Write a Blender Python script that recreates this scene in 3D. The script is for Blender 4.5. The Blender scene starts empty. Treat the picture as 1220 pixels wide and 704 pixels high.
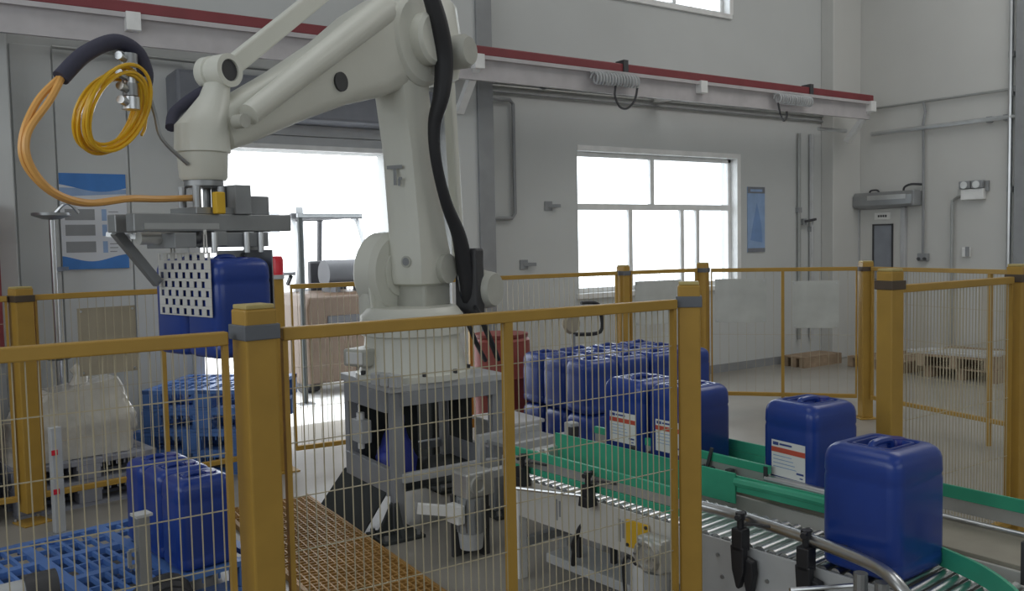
import bpy, bmesh, math, random
from mathutils import Vector, Matrix
random.seed(7)
PI = math.pi
C = bpy.context.scene.collection

# ------------------------------------------------------------------ camera
def make_camera():
    yaw, pitch, roll = math.radians(33.8), math.radians(-3.43), math.radians(1.14)
    f = Vector((math.sin(yaw)*math.cos(pitch), math.cos(yaw)*math.cos(pitch), math.sin(pitch)))
    r0 = Vector((math.cos(yaw), -math.sin(yaw), 0)); u0 = r0.cross(f)
    c, s = math.cos(roll), math.sin(roll)
    r = c*r0 - s*u0; u = s*r0 + c*u0
    cd = bpy.data.cameras.new('camera'); cam = bpy.data.objects.new('camera', cd); C.objects.link(cam)
    m = Matrix((r, u, -f)).transposed().to_4x4(); m.translation = (0, 0, 1.65)
    cam.matrix_world = m
    cd.sensor_width = 36; cd.lens = 1050/1220*36; cd.clip_start = .05; cd.clip_end = 200
    bpy.context.scene.camera = cam
make_camera()

# ------------------------------------------------------------------ world, lights, exposure
sc = bpy.context.scene
sc.view_settings.view_transform = 'Standard'; sc.view_settings.look = 'None'
sc.view_settings.exposure = 0.0; sc.view_settings.gamma = 1
w = bpy.data.worlds.new('world'); sc.world = w; w.use_nodes = True
bg = w.node_tree.nodes['Background']
bg.inputs[0].default_value = (0.90, 0.95, 1.0, 1); bg.inputs[1].default_value = 4.2
def area(name, loc, rot, sx, sy, power, col=(1, 1, 1)):
    l = bpy.data.lights.new(name, 'AREA'); l.shape = 'RECTANGLE'; l.size = sx; l.size_y = sy; l.energy = power; l.color = col
    o = bpy.data.objects.new(name, l); C.objects.link(o); o.location = loc; o.rotation_euler = rot
    return o
area('ceiling_fill', (8.4, 3.0, 6.7), (0, 0, 0), 4, 4, 105, (1, .98, .95))  # added overhead fill lights out of view, without lamp bodies
area('ceiling_fill', (1.0, 4.0, 6.7), (0, 0, 0), 4, 3, 35, (.98, .99, 1))
area('ceiling_fill', (3.0, -4.0, 6.7), (0, 0, 0), 6, 3, 30, (1, .98, .95))
# added fill panels on the closed, windowless walls behind and beside the camera
area('wall_fill_light', (3.5, -8.97, 4.2), (math.radians(90), 0, 0), 11, 3.2, 135, (.90, .96, 1))
area('wall_fill_light', (-3.97, 1.0, 3.4), (0, math.radians(-90), 0), 3.0, 9, 150, (.90, .96, 1))

# ------------------------------------------------------------------ materials
def mat(name, col, rough=.5, metal=0, var=.08, scale=6, bump=0, bscale=40, spec=.5, coat=0):
    m = bpy.data.materials.new(name); m.use_nodes = True
    nt = m.node_tree; b = nt.nodes['Principled BSDF']
    b.inputs['Roughness'].default_value = rough; b.inputs['Metallic'].default_value = metal
    b.inputs['Specular IOR Level'].default_value = spec
    if coat: b.inputs['Coat Weight'].default_value = coat; b.inputs['Coat Roughness'].default_value = .12
    tc = nt.nodes.new('ShaderNodeTexCoord'); nz = nt.nodes.new('ShaderNodeTexNoise')
    nz.inputs['Scale'].default_value = scale; nz.inputs['Detail'].default_value = 5
    nt.links.new(tc.outputs['Object'], nz.inputs['Vector'])
    rp = nt.nodes.new('ShaderNodeValToRGB')
    rp.color_ramp.elements[0].position = .3; rp.color_ramp.elements[1].position = .7
    rp.color_ramp.elements[0].color = [c*(1-var) for c in col] + [1]
    rp.color_ramp.elements[1].color = [min(1, c*(1+var)) for c in col] + [1]
    nt.links.new(nz.outputs['Fac'], rp.inputs['Fac']); nt.links.new(rp.outputs['Color'], b.inputs['Base Color'])
    if bump:
        n2 = nt.nodes.new('ShaderNodeTexNoise'); n2.inputs['Scale'].default_value = bscale
        nt.links.new(tc.outputs['Object'], n2.inputs['Vector'])
        bp = nt.nodes.new('ShaderNodeBump'); bp.inputs['Strength'].default_value = bump; bp.inputs['Distance'].default_value = .01
        nt.links.new(n2.outputs['Fac'], bp.inputs['Height']); nt.links.new(bp.outputs['Normal'], b.inputs['Normal'])
    return m
M = {
 'wall': mat('wall_paint', (.57, .585, .58), .75, var=.05, scale=.7),
 'wallr': mat('wall_paint_right', (.60, .60, .58), .75, var=.04, scale=.7),
 'ceil': mat('ceiling_panel', (.6, .6, .58), .8),
 'floor': mat('floor_concrete', (.32, .30, .265), .34, var=.14, scale=1.3, bump=.04),
 'ground': mat('yard_concrete', (.75, .74, .72), .8, var=.06, scale=1),
 'yellow': mat('yellow_paint', (.44, .26, .045), .45, var=.07, scale=9),
 'yellowd': mat('yellow_cap', (.50, .40, .16), .5),
 'wire': mat('wire_paint', (.48, .42, .29), .45),
 'band': mat('brown_bracket', (.085, .06, .04), .5),
 'bandg': mat('grey_bracket', (.13, .14, .16), .45),
 'blue': mat('blue_plastic', (.012, .046, .27), .34, var=.12, scale=5, coat=.25),
 'bluecap': mat('blue_cap_plastic', (.01, .02, .22), .35),
 'bluepal': mat('pallet_plastic', (.09, .20, .50), .48, var=.15, scale=5),
 'greypal': mat('grey_pallet_plastic', (.30, .31, .36), .55, var=.12),
 'green': mat('green_wear_strip', (.05, .40, .24), .42, var=.1, scale=7),
 'cream': mat('robot_paint', (.72, .72, .65), .38, var=.03, scale=4, coat=.1),
 'creamd': mat('robot_cover', (.50, .50, .45), .45),
 'frame': mat('stand_paint', (.30, .31, .33), .45, var=.08),
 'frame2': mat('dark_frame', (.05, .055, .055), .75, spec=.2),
 'panel': mat('conveyor_panel', (.60, .59, .56), .5, var=.05, scale=3),
 'steel': mat('steel', (.62, .63, .64), .3, 1, var=.06),
 'dsteel': mat('dull_steel', (.36, .37, .38), .42, .8, var=.08),
 'alu': mat('aluminium', (.62, .62, .60), .42, .7),
 'black': mat('black_rubber', (.018, .018, .022), .5),
 'sleeve': mat('braided_sleeve', (.045, .045, .075), .7),
 'hose': mat('orange_hose', (.80, .42, .12), .35),
 'tube': mat('yellow_tube', (.85, .50, .03), .3),
 'yplate': mat('yellow_plate', (.75, .46, .03), .5),
 'red': mat('red_paint', (.21, .035, .042), .4),
 'beam': mat('beam_paint', (.50, .475, .485), .5),
 'white': mat('white_paint', (.80, .80, .79), .45),
 'frost': mat('sheet_board', (.55, .56, .53), .55),
 'tan': mat('sign_back', (.40, .35, .26), .6),
 'pipe': mat('conduit', (.38, .39, .38), .4, .5),
 'dark': mat('dark_grey', (.05, .05, .055), .5),
 'grey': mat('mid_grey', (.28, .29, .30), .5),
 'lgrey': mat('light_grey', (.50, .51, .52), .5),
 'wood': mat('pallet_wood', (.34, .25, .17), .8, var=.2, scale=8),
 'card': mat('cardboard', (.42, .24, .12), .8),
 'grate': mat('grating_resin', (.40, .22, .06), .5, var=.15),
 'label': mat('label_paper', (.82, .82, .80), .5, var=.02),
 'labelr': mat('label_red', (.60, .10, .06), .5),
 'labelb': mat('label_blue', (.05, .08, .28), .5),
 'postw': mat('poster_white', (.66, .68, .72), .4, var=.02),
 'postb': mat('poster_blue', (.05, .20, .55), .4, var=.1),
 'postlb': mat('poster_pale_blue', (.28, .40, .62), .4, var=.1),
 'fork': mat('forklift_paint', (.085, .052, .03), .45),
 'redlamp': mat('red_lens', (.75, .03, .05), .25),
 'shutter': mat('shutter_paint', (.20, .21, .24), .5),
 'bluebag': mat('blue_sheet', (.05, .07, .42), .5),
 'film': mat('stretch_film', (.60, .58, .53), .22, var=.12, scale=9, bump=.6, bscale=14, coat=.5),
}
def glass(name, tint=(1, 1, 1)):
    m = bpy.data.materials.new(name); m.use_nodes = True; nt = m.node_tree; nt.nodes.clear()
    out = nt.nodes.new('ShaderNodeOutputMaterial'); mx = nt.nodes.new('ShaderNodeMixShader')
    tr = nt.nodes.new('ShaderNodeBsdfTransparent'); tr.inputs[0].default_value = (*tint, 1)
    gl = nt.nodes.new('ShaderNodeBsdfGlossy'); gl.inputs['Roughness'].default_value = .04
    fr = nt.nodes.new('ShaderNodeFresnel'); ge = nt.nodes.new('ShaderNodeNewGeometry'); mr = nt.nodes.new('ShaderNodeMapRange')
    mr.inputs[3].default_value = 1.45; mr.inputs[4].default_value = 1/1.45      # same reflectance from either side of the sheet
    nt.links.new(ge.outputs['Backfacing'], mr.inputs[0]); nt.links.new(mr.outputs[0], fr.inputs[0])
    nt.links.new(fr.outputs[0], mx.inputs[0]); nt.links.new(tr.outputs[0], mx.inputs[1]); nt.links.new(gl.outputs[0], mx.inputs[2])
    nt.links.new(mx.outputs[0], out.inputs[0]); return m
M['glass'] = glass('window_glass', (.95, .97, .98))
M['filmclear'] = glass('clear_film', (.9, .9, .88))
def emis(name, col, s):
    m = mat(name, col, .4); b = m.node_tree.nodes['Principled BSDF']
    b.inputs['Emission Color'].default_value = (*col, 1); b.inputs['Emission Strength'].default_value = s; return m

# ------------------------------------------------------------------ mesh helpers
class MB:
    """collects shapes in one bmesh"""
    def __init__(s): s.bm = bmesh.new()
    def box(s, x0, x1, y0, y1, z0, z1, bev=0, mtx=None):
        r = bmesh.ops.create_cube(s.bm, size=1, matrix=Matrix.Translation(((x0+x1)/2, (y0+y1)/2, (z0+z1)/2)) @ Matrix.Diagonal((abs(x1-x0), abs(y1-y0), abs(z1-z0), 1)))
        vs = r['verts']
        if bev:
            es = list({e for v in vs for e in v.link_edges})
            k = bmesh.ops.bevel(s.bm, geom=es, offset=bev, segments=2, affect='EDGES', profile=.5)
            vs = list({v for f in k['faces'] for v in f.verts} | {v for v in vs if v.is_valid})
        if mtx: bmesh.ops.transform(s.bm, matrix=mtx, verts=vs)
        return s
    def bar(s, p, q, w, h=None, up=(0, 0, 1)):
        """square bar from p to q"""
        h = h or w; p = Vector(p); q = Vector(q); d = q-p; L = d.length; d.normalize()
        upv = Vector(up)
        if abs(d.dot(upv)) > .98: upv = Vector((0, 1, 0))
        sx = d.cross(upv).normalized(); sz = sx.cross(d)
        m = Matrix((sx, d, sz)).transposed().to_4x4(); m.translation = (p+q)/2
        bmesh.ops.create_cube(s.bm, size=1, matrix=m @ Matrix.Diagonal((w, L, h, 1))); return s
    def cyl(s, p, q, r, r2=None, n=20, caps=True):
        p = Vector(p); q = Vector(q); d = q-p; m = d.to_track_quat('Z', 'Y').to_matrix().to_4x4(); m.translation = (p+q)/2
        bmesh.ops.create_cone(s.bm, cap_ends=caps, segments=n, radius1=r, radius2=r if r2 is None else r2, depth=d.length, matrix=m); return s
    def lathe(s, prof, n=28, mtx=None):
        rings = []
        for r, z in prof:
            rings.append([s.bm.verts.new((r*math.cos(2*PI*i/n), r*math.sin(2*PI*i/n), z)) for i in range(n)])
        for a, b in zip(rings, rings[1:]):
            for i in range(n): s.bm.faces.new((a[i], a[(i+1) % n], b[(i+1) % n], b[i]))
        s.bm.faces.new(rings[0][::-1]); s.bm.faces.new(rings[-1])
        if mtx: bmesh.ops.transform(s.bm, matrix=mtx, verts=[v for r in rings for v in r])
        return s
    def tube(s, pts, r, n=8, sm=5, closed=False):
        pts = [Vector(p) for p in pts]
        if sm > 1: pts = spline(pts, sm, closed)
        rings = []; N = len(pts); prev = None
        for i, p in enumerate(pts):
            if closed: d = pts[(i+1) % N]-pts[i-1]
            else: d = pts[min(i+1, N-1)]-pts[max(i-1, 0)]
            d.normalize()
            if prev is None: prev = d.orthogonal().normalized()
            a = (prev - d*prev.dot(d)).normalized(); prev = a; b = d.cross(a)
            rr = r(i/(N-1)) if callable(r) else r
            rings.append([s.bm.verts.new(p + rr*(a*math.cos(2*PI*k/n)+b*math.sin(2*PI*k/n))) for k in range(n)])
        for i in range(N if closed else N-1):
            A = rings[i]; B = rings[(i+1) % N]
            for k in range(n): s.bm.faces.new((A[k], A[(k+1) % n], B[(k+1) % n], B[k]))
        if not closed: s.bm.faces.new(rings[0][::-1]); s.bm.faces.new(rings[-1])
        return s
    def loft(s, rings, cap=True):
        R = [[s.bm.verts.new(p) for p in r] for r in rings]; n = len(R[0])
        for a, b in zip(R, R[1:]):
            for i in range(n): s.bm.faces.new((a[i], a[(i+1) % n], b[(i+1) % n], b[i]))
        if cap: s.bm.faces.new(R[0][::-1]); s.bm.faces.new(R[-1])
        return s
    def prism(s, poly, axis, t0, t1):
        """poly of (u,v); extruded along axis 'y' (u=x, v=z), 'x' (u=y, v=z) or 'z'"""
        f = {'y': lambda u, v, t: (u, t, v), 'x': lambda u, v, t: (t, u, v), 'z': lambda u, v, t: (u, v, t)}[axis]
        return s.loft([[f(u, v, t0) for u, v in poly], [f(u, v, t1) for u, v in poly]])
    def build(s, name, m, parent=None, smooth=False, bevel=0, seg=2, loc=None):
        bmesh.ops.recalc_face_normals(s.bm, faces=s.bm.faces[:])
        me = bpy.data.meshes.new(name); s.bm.to_mesh(me); s.bm.free(); me.materials.append(M[m] if isinstance(m, str) else m)
        o = bpy.data.objects.new(name, me); C.objects.link(o)
        if parent: o.parent = parent
        if loc: o.location = loc
        if bevel:
            b = o.modifiers.new('bevel', 'BEVEL'); b.width = bevel; b.segments = seg; b.limit_method = 'ANGLE'; b.angle_limit = .6
        if smooth:
            for p in me.polygons: p.use_smooth = True
            try: me.set_sharp_from_angle(angle=.7)
            except Exception: pass
        return o
def spline(pts, k, closed=False):
    out = []; N = len(pts)
    rng = range(N) if closed else range(N-1)
    for i in rng:
        if closed: a, b, c, d = pts[i-1], pts[i], pts[(i+1) % N], pts[(i+2) % N]
        else: a, b, c, d = pts[max(i-1, 0)], pts[i], pts[i+1], pts[min(i+2, N-1)]
        for j in range(k):
            t = j/k
            out.append(.5*((2*b)+(c-a)*t+(2*a-5*b+4*c-d)*t*t+(3*b-a-3*c+d)*t**3))
    if not closed: out.append(pts[-1])
    return out
def thing(name, label, cat, loc=(0, 0, 0), rz=0, group=None):
    o = bpy.data.objects.new(name, None); C.objects.link(o); o.empty_display_size = .1
    o.location = loc; o.rotation_euler = (0, 0, rz); return tag(o, label, cat, group)
def tag(o, label, cat, group=None):
    o['label'] = label; o['category'] = cat
    if group: o['group'] = group
    return o
def struct(o): o['kind'] = 'structure'; return o
def stuff(o): o['kind'] = 'stuff'; return o
def dup(root, loc, rz, label, group=None):
    r = root.copy(); C.objects.link(r); r.location = loc; r.rotation_euler = (0, 0, rz); r['label'] = label
    if group: r['group'] = group
    for ch in list(root.children):
        c = ch.copy(); C.objects.link(c); c.parent = r
        for g in list(ch.children):
            d = g.copy(); C.objects.link(d); d.parent = c
    return r

# ------------------------------------------------------------------ room shell
YB, XR = 7.57, 10.70
DX0, DX1, DZ = 1.93, 3.70, 2.50            # roller door opening
WX0, WX1, WZ0, WZ1 = 5.95, 8.45, 1.08, 2.63  # window opening
UX0, UX1, UZ0, UZ1 = 5.9, 8.33, 4.37, 5.7    # upper window opening
struct(MB().box(-4, 10.9, -9, 7.82, -.12, 0).build('floor', 'floor'))
struct(MB().box(-4, 10.9, -9, 7.82, 6.9, 7.05).build('ceiling', 'ceil'))
b = MB(); T = (YB, YB+.25)
for x0, x1, z0, z1 in ((-4, DX0, 0, 6.9), (DX0, DX1, DZ, 6.9), (DX1, 5.9, 0, 6.9), (5.9, 8.45, 0, WZ0), (5.9, WX0, WZ0, WZ1), (5.9, 8.45, WZ1, UZ0), (5.9, UX1, UZ1, 6.9), (UX1, 8.45, UZ0, 6.9), (8.45, XR+.2, 0, 6.9)):
    b.box(x0, x1, *T, z0, z1)
wall_back = struct(b.build('wall_back', 'wall'))
struct(MB().box(XR, XR+.2, -9, YB, 0, 6.9).build('wall_right', 'wallr'))
struct(MB().box(-4.2, -4, -9, YB+.25, 0, 6.9).build('wall_left', 'wall'))
struct(MB().box(-4.2, XR+.2, -9.2, -9, 0, 6.9).build('wall_front', 'wall'))
# insulated wall panels beside the roller door, slightly proud with open joints
for x0, x1 in ((.62, .895), (.905, 1.41), (1.42, 1.86)):
    MB().box(x0, x1, YB-.022, YB-.001, .1, 3.2).build('panel', 'wall', wall_back, bevel=.005)
# columns
struct(MB().box(-.3, .585, 7.25, YB-.001, 0, 6.9).build('trim_1', 'wall', bevel=.01))
struct(tr2 := MB().box(4.16, 4.64, 7.22, YB-.001, 0, 6.9).build('trim_2', 'wall', bevel=.01))
MB().box(4.47, 4.645, 7.195, 7.219, 0, 6.9).build('grey_strip', 'grey', tr2, bevel=.004)  # darker grey strip down one side of the column front
struct(MB().box(10.10, XR-.001, 7.38, YB-.001, 0, 6.9).build('trim_3', 'wallr', bevel=.01))
struct(MB().box(4.66, 10.1, YB-.016, YB-.001, 0, .1).build('baseboard_back', 'grey'))
struct(MB().box(XR-.016, XR-.001, -3, 6.55, 0, .1).build('baseboard_right', 'grey'))

# window 1
def window(name, x0, x1, z0, z1, vert_top, vert_low, ztr):
    o = struct(MB().box(x0-.03, x1+.03, YB-.035, YB+.02, z0-.06, z0-.002, .006).build(name, 'white'))
    f = MB(); y0, y1 = YB+.09, YB+.15; t = .05
    f.box(x0, x1, y0, y1, z0, z0+t); f.box(x0, x1, y0, y1, z1-t, z1); f.box(x0, x0+t, y0, y1, z0, z1); f.box(x1-t, x1, y0, y1, z0, z1)
    f.build('window_frame', 'white', o, bevel=.004)
    MB().box(x0+t, x1-t, y0, y1, ztr-.035, ztr+.035).build('transom', 'white', o, bevel=.004)
    xs = [x0+t]+vert_top+[x1-t]
    for v in vert_top: MB().box(v-.03, v+.03, y0, y1, ztr+.035, z1-t).build('mullion', 'white', o, bevel=.004)
    for a, c in zip(xs, xs[1:]): MB().box(a+.001, c-.001, YB+.117, YB+.121, ztr+.03, z1-t+.01).build('pane', 'glass', o)
    xs = [x0+t]+vert_low+[x1-t]
    for v in vert_low: MB().box(v-.028, v+.028, y0-.01, y1-.02, z0+t, ztr-.035).build('sash_stile', 'white', o, bevel=.004)
    for a, c in zip(xs, xs[1:]): MB().box(a+.001, c-.001, YB+.105, YB+.109, z0+t-.01, ztr-.03).build('pane', 'glass', o)
    # reveal lining
    MB().box(x1-.004, x1+.06, YB-.02, YB+.09, z0, z1+.06).build('window_casing', 'white', o, bevel=.004)
    MB().box(x0-.005, x1+.06, YB-.02, YB+.0, z1, z1+.06).build('window_casing', 'white', o, bevel=.004)
    return o
window('window_1', WX0, WX1, WZ0, WZ1, [7.13], [6.78, 7.60, 7.86], 2.03)
window('window_2', UX0, UX1, UZ0, UZ1, [7.1], [6.7, 7.5], 5.25)

# roller door: guides, hood, bottom slats rolled up
d1 = struct(MB().box(DX0-.09, DX0, YB-.07, YB-.001, 0, 2.56, .006).build('door_1', 'lgrey'))
MB().box(DX1, DX1+.09, YB-.07, YB-.001, 0, 2.56, .006).build('door_guide', 'lgrey', d1)
MB().box(1.72, 4.02, YB-.36, YB-.002, 2.72, 3.06, .03).build('shutter_box', 'shutter', d1)
MB().box(DX0-.1, DX1+.1, YB-.06, YB-.002, 2.5, 2.545, .004).build('lintel_strip', 'white', d1)
MB().box(DX0, DX1, YB-.045, YB-.02, 2.545, 2.62, .004).build('slat', 'lgrey', d1)
MB().box(DX0, DX1, YB-.045, YB-.02, 2.625, 2.72, .004).build('slat', 'lgrey', d1)

# personnel door on the right wall
d2 = struct(MB().box(XR-.045, XR-.002, 6.76, 7.36, .02, 2.0).build('door_2', 'wallr', bevel=.004))
f = MB(); f.box(XR-.06, XR-.002, 6.69, 6.755, 0, 2.07); f.box(XR-.06, XR-.002, 7.365, 7.43, 0, 2.07); f.box(XR-.06, XR-.002, 6.69, 7.43, 2.005, 2.07)
f.build('door_frame', 'lgrey', d2, bevel=.004)
f = MB(); y0, y1, z0, z1 = 6.86, 7.16, 1.05, 1.80
f.box(XR-.06, XR-.045, y0, y0+.02, z0, z1); f.box(XR-.06, XR-.045, y1-.02, y1, z0, z1); f.box(XR-.06, XR-.045, y0, y1, z0, z0+.02); f.box(XR-.06, XR-.045, y0, y1, z1-.02, z1)
f.build('window_frame', 'dark', d2)
MB().box(XR-.05, XR-.0445, y0+.02, y1-.02, z0+.02, z1-.02).build('pane', mat('door_glass', (.26, .28, .32), .3), d2)
MB().box(XR-.058, XR-.045, 6.90, 7.13, 1.86, 1.95).build('door_sign', 'label', d2)
f = MB()
for k in range(4): f.box(XR-.0605, XR-.058, 6.95+k*.035, 6.975+k*.035, 1.89, 1.92)
f.build('sign_lettering', 'dark', d2)

# yard outside
struct(MB().box(-30, 40, 7.83, 60, -.14, -.02).build('ground', 'ground'))
o = tag(MB().box(-2, 9, 24, 25, -.02, 3.6).build('yard_wall', 'white'), 'pale blank wall across the bright yard beyond the roller door', 'wall')
MB().box(6.9, 8.3, 23.9, 24.02, 2.05, 2.62).build('window', 'grey', o)

# ------------------------------------------------------------------ overhead runway beam with red conductor rail, brackets, cables
BY = 6.9
rt = thing('runway_beam', 'long overhead runway beam with dark red rail along the back wall', 'beam', (0, BY, 0))
MB().box(-.4, 10.2, -.05, .05, 3.345, 3.435).build('red_rail', 'red', rt, bevel=.012)
MB().box(-.4, 10.2, -.075, -.055, 3.31, 3.345).build('lower_flange', 'beam', rt)
MB().box(-.4, 10.16, -.02, .02, 3.13, 3.345).build('beam_web', 'beam', rt)
for x in (1.35, 4.26, 7.1, 10.13):
    br = MB().box(x-.05, x+.05, -.10, .30 if x in (4.26, 10.13) else .66, 3.22, 3.35).build('bracket', 'white', rt, bevel=.004)
    if x in (4.26, 10.13):
        MB().bar((x, -.06, 3.28), (x, .29, 2.88), .075, .06).build('strut', 'white', br)
for x in (6.02, 8.95):
    MB().box(x-.03, x+.03, -.065, .065, 3.325, 3.47).build('rail_clip', 'dark', rt)
def coil(x0, x1, yy, zz, label, loop):
    t = thing('coiled_cable', label, 'cable', (x0, yy, zz), 0, None)
    n = 15; L = x1-x0; b = MB(); pts = []
    for i in range(n*10):
        a = i/10*2*PI; pts.append((L*i/(n*10), .045*math.cos(a), .055*math.sin(a)))
    b.tube(pts, .011, 5, 1); b.build('coil', 'lgrey', t, smooth=True)
    MB().tube(loop, .012, 6, 6).build('drop_loop', 'dark', t, smooth=True)
    MB().tube([(-.02, .03, .05), (L*.5, .03, .075), (L+.02, .03, .05)], .010, 6, 4).build('carrier_wire', 'steel', t)
coil(5.55, 6.12, 6.78, 3.245, 'coiled grey spring cable with long drop loop hanging under red rail above the window', [(.28, 0, -.06), (.27, 0, -.16), (.33, 0, -.26), (.43, 0, -.27), (.53, 0, -.18), (.57, 0, -.04)])
coil(8.25, 8.85, 6.78, 3.245, 'coiled grey spring cable with short hook loop near the end of red rail', [(.02, 0, -.05), (.06, 0, -.18), (.12, 0, -.25), (.17, 0, -.2), (.17, 0, -.14)])

def conduit(name, pts, r, label, clips=(), m='pipe', cat='pipe'):
    t = tag(MB().tube(pts, r, 8, 1).build(name, m, smooth=True), label, cat)
    for c in clips:
        MB().box(c[0]-.03, c[0]+.03, c[1]-.03, c[1]+.03, c[2]-.035, c[2]+.035, .004).build('pipe_clip', 'grey', t)
    return t
conduit('wall_conduit', [(4.66, 7.53, 3.285), (10.1, 7.53, 3.30)], .022, 'upper grey conduit running along back wall just below the runway beam', [(5.5, 7.54, 3.29), (7.15, 7.54, 3.29), (8.9, 7.54, 3.3)])
conduit('wall_conduit', [(4.66, 7.545, 3.235), (10.1, 7.545, 3.25)], .014, 'slim grey conduit close under the upper conduit on back wall')
conduit('wall_conduit', [(4.66, 7.545, 3.175), (10.1, 7.545, 3.185)], .012, 'lowest thin conduit on back wall above the framed pipe loop', m='grey')
conduit('wall_conduit', [(4.70, 7.53, 3.10), (5.06, 7.53, 3.10), (5.10, 7.53, 3.06), (5.10, 7.53, 1.95), (5.06, 7.53, 1.9), (4.72, 7.53, 1.9)], .02, 'grey conduit bent down the back wall beside the concrete column', m='grey')
conduit('cable_tray_pipe', [(-.3, 6.98, 3.26), (4.4, 6.98, 3.27)], .016, 'thin shiny pipe running above the roller door under runway beam', m='steel')
conduit('cable_tray_pipe', [(.9, 7.5, 3.19), (4.4, 7.5, 3.15)], .014, 'dull thin pipe along the wall panels above shutter hood', m='pipe')
for x, z in ((5.55, 2.03), (5.22, 1.42)):
    t = thing('wall_bracket', 'small dark bracket fixed to back wall %s' % ('level with the window transom' if z > 2 else 'low beside the window'), 'bracket', (x, YB, z))
    MB().box(-.05, .05, -.012, -.001, -.05, .05, .003).build('backplate', 'grey', t); MB().bar((0, 0, 0), (.12, -.06, .0), .035).build('arm', 'grey', t)
# right wall conduits
xr = XR-.04
conduit('wall_conduit', [(xr, 7.15, 3.34), (xr, 3.5, 3.30)], .016, 'upper thin conduit running along right wall', [(xr+.01, 5.35, 3.32)])
conduit('wall_conduit', [(9.5, 7.16, 3.01), (10.06, 7.16, 3.01)], .025, 'short grey pipe stub on back wall in front of corner column', m='steel')
t = conduit('wall_conduit', [(xr-.02, 7.18, 3.0), (xr-.02, 3.5, 3.0)], .028, 'thick shiny pipe running along right wall under the thin conduit', [(xr, 5.62, 3.0), (xr, 5.42, 3.0)], m='steel')
conduit('wall_conduit', [(xr, 6.46, 3.33), (xr, 6.43, 3.2), (xr, 6.46, 3.05), (xr, 6.45, 2.6), (xr, 6.45, 1.38)], .016, 'dark vertical conduit on right wall ending in a small socket box', m='grey')
t = thing('socket_box', 'small grey socket box at the foot of dark vertical conduit on right wall', 'socket', (XR, 6.45, 1.36))
MB().box(-.06, -.001, -.07, .07, -.05, .05, .01).build('housing', 'grey', t); MB().cyl((-.062, -.04, -.02), (-.085, -.04, -.02), .02, n=12).build('knob', 'dark', t); MB().cyl((-.062, .04, -.02), (-.085, .04, -.02), .02, n=12).build('knob', 'dark', t)
conduit('wall_conduit', [(xr, 5.9, 2.12), (xr, 6.0, 2.10), (xr, 6.07, 2.06), (xr, 6.07, 1.9), (xr, 6.07, .05)], .018, 'grey conduit dropping down right wall from the emergency light', m='pipe')
conduit('wall_conduit', [(xr-.02, 5.37, 6.8), (xr-.02, 5.37, .05)], .028, 'tall vertical pipe with clamps on right wall', [(xr, 5.37, 3.72), (xr, 5.37, 3.28), (xr, 5.37, 2.16)], m='steel')
struct(MB().box(XR-.10, XR-.001, 5.0, 5.30, 0, 6.9).build('trim_4', 'grey', bevel=.006))
t = thing('wall_switch', 'small white wall switch with dark rocker below the emergency light', 'switch', (XR, 5.90, 1.42))
MB().box(-.03, -.001, -.05, .05, -.06, .06, .008).build('plate', 'white', t); MB().box(-.045, -.03, -.05, .0, -.05, .07, .004).build('rocker', 'grey', t)

conduit('wall_conduit', [(9.60, 7.53, 3.0), (9.60, 7.53, .3)], .022, 'vertical grey pipe on back wall dropping from the stub pipe near the corner', [(9.60, 7.54, 2.0)])
conduit('wall_conduit', [(9.85, 7.53, 3.0), (9.85, 7.53, .3)], .030, 'thicker vertical pipe on back wall beside the corner column', [(9.85, 7.54, 1.75)], m='lgrey')
t = thing('pipe_valve', 'small dark valve handle on the vertical pipes near the corner', 'valve', (9.70, YB, 1.85))
MB().box(-.03, .03, -.06, -.001, -.04, .04, .006).build('valve_body', 'grey', t); MB().bar((-.02, -.06, .0), (.16, -.10, .03), .03).build('lever', 'dark', t)
# air curtain above the personnel door
t = thing('air_curtain', 'long steel air curtain unit mounted above the personnel door', 'air curtain', (XR, 7.1, 2.12))
prof = [(-.001, -.10), (-.16, -.10), (-.19, -.07), (-.19, .05), (-.14, .10), (-.001, .10)]
MB().loft([[(u, -.58, v) for u, v in prof], [(u, .27, v) for u, v in prof]]).build('casing', 'dsteel', t)
MB().box(-.196, -.188, -.50, .05, -.005, .055).build('intake_grille', 'alu', t)
for k in range(3): MB().box(-.20, -.195, -.49, .04, .002+k*.018, .008+k*.018).build('grille_bar', 'steel', t)
MB().box(-.194, -.001, -.62, -.58, -.10, .09, .01).build('end_cap', 'grey', t)
MB().tube([(-.08, -.40, .1), (-.08, -.42, .15), (-.06, -.50, .18), (-.02, -.62, .17)], .014, 6, 5).build('supply_cable', 'dark', t, smooth=True)
MB().tube([(-.08, -.05, .1), (-.08, -.02, .13), (-.06, .08, .13), (-.04, .12, .10)], .012, 6, 5).build('supply_cable', 'dark', t, smooth=True)

# emergency light
t = thing('emergency_light', 'white emergency light box with two lamp heads high on right wall', 'lamp', (XR, 5.87, 2.16))
MB().box(-.07, -.001, -.20, .08, -.10, .03, .008).build('battery_box', 'white', t)
for y in (-.12, .03):
    h = MB().box(-.08, -.01, y-.07, y+.07, .035, .13, .01).build('lamp_head', 'grey', t)
    MB().lathe([(.0, 0), (.04, .0), (.045, .012), (.01, .014)], 16, Matrix.Translation((-.081, y, .08)) @ Matrix.Rotation(-PI/2, 4, 'Y')).build('lens', 'alu', h, smooth=True)
MB().box(-.03, -.001, -.24, -.20, .0, .12).build('side_bracket', 'grey', t)

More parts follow.
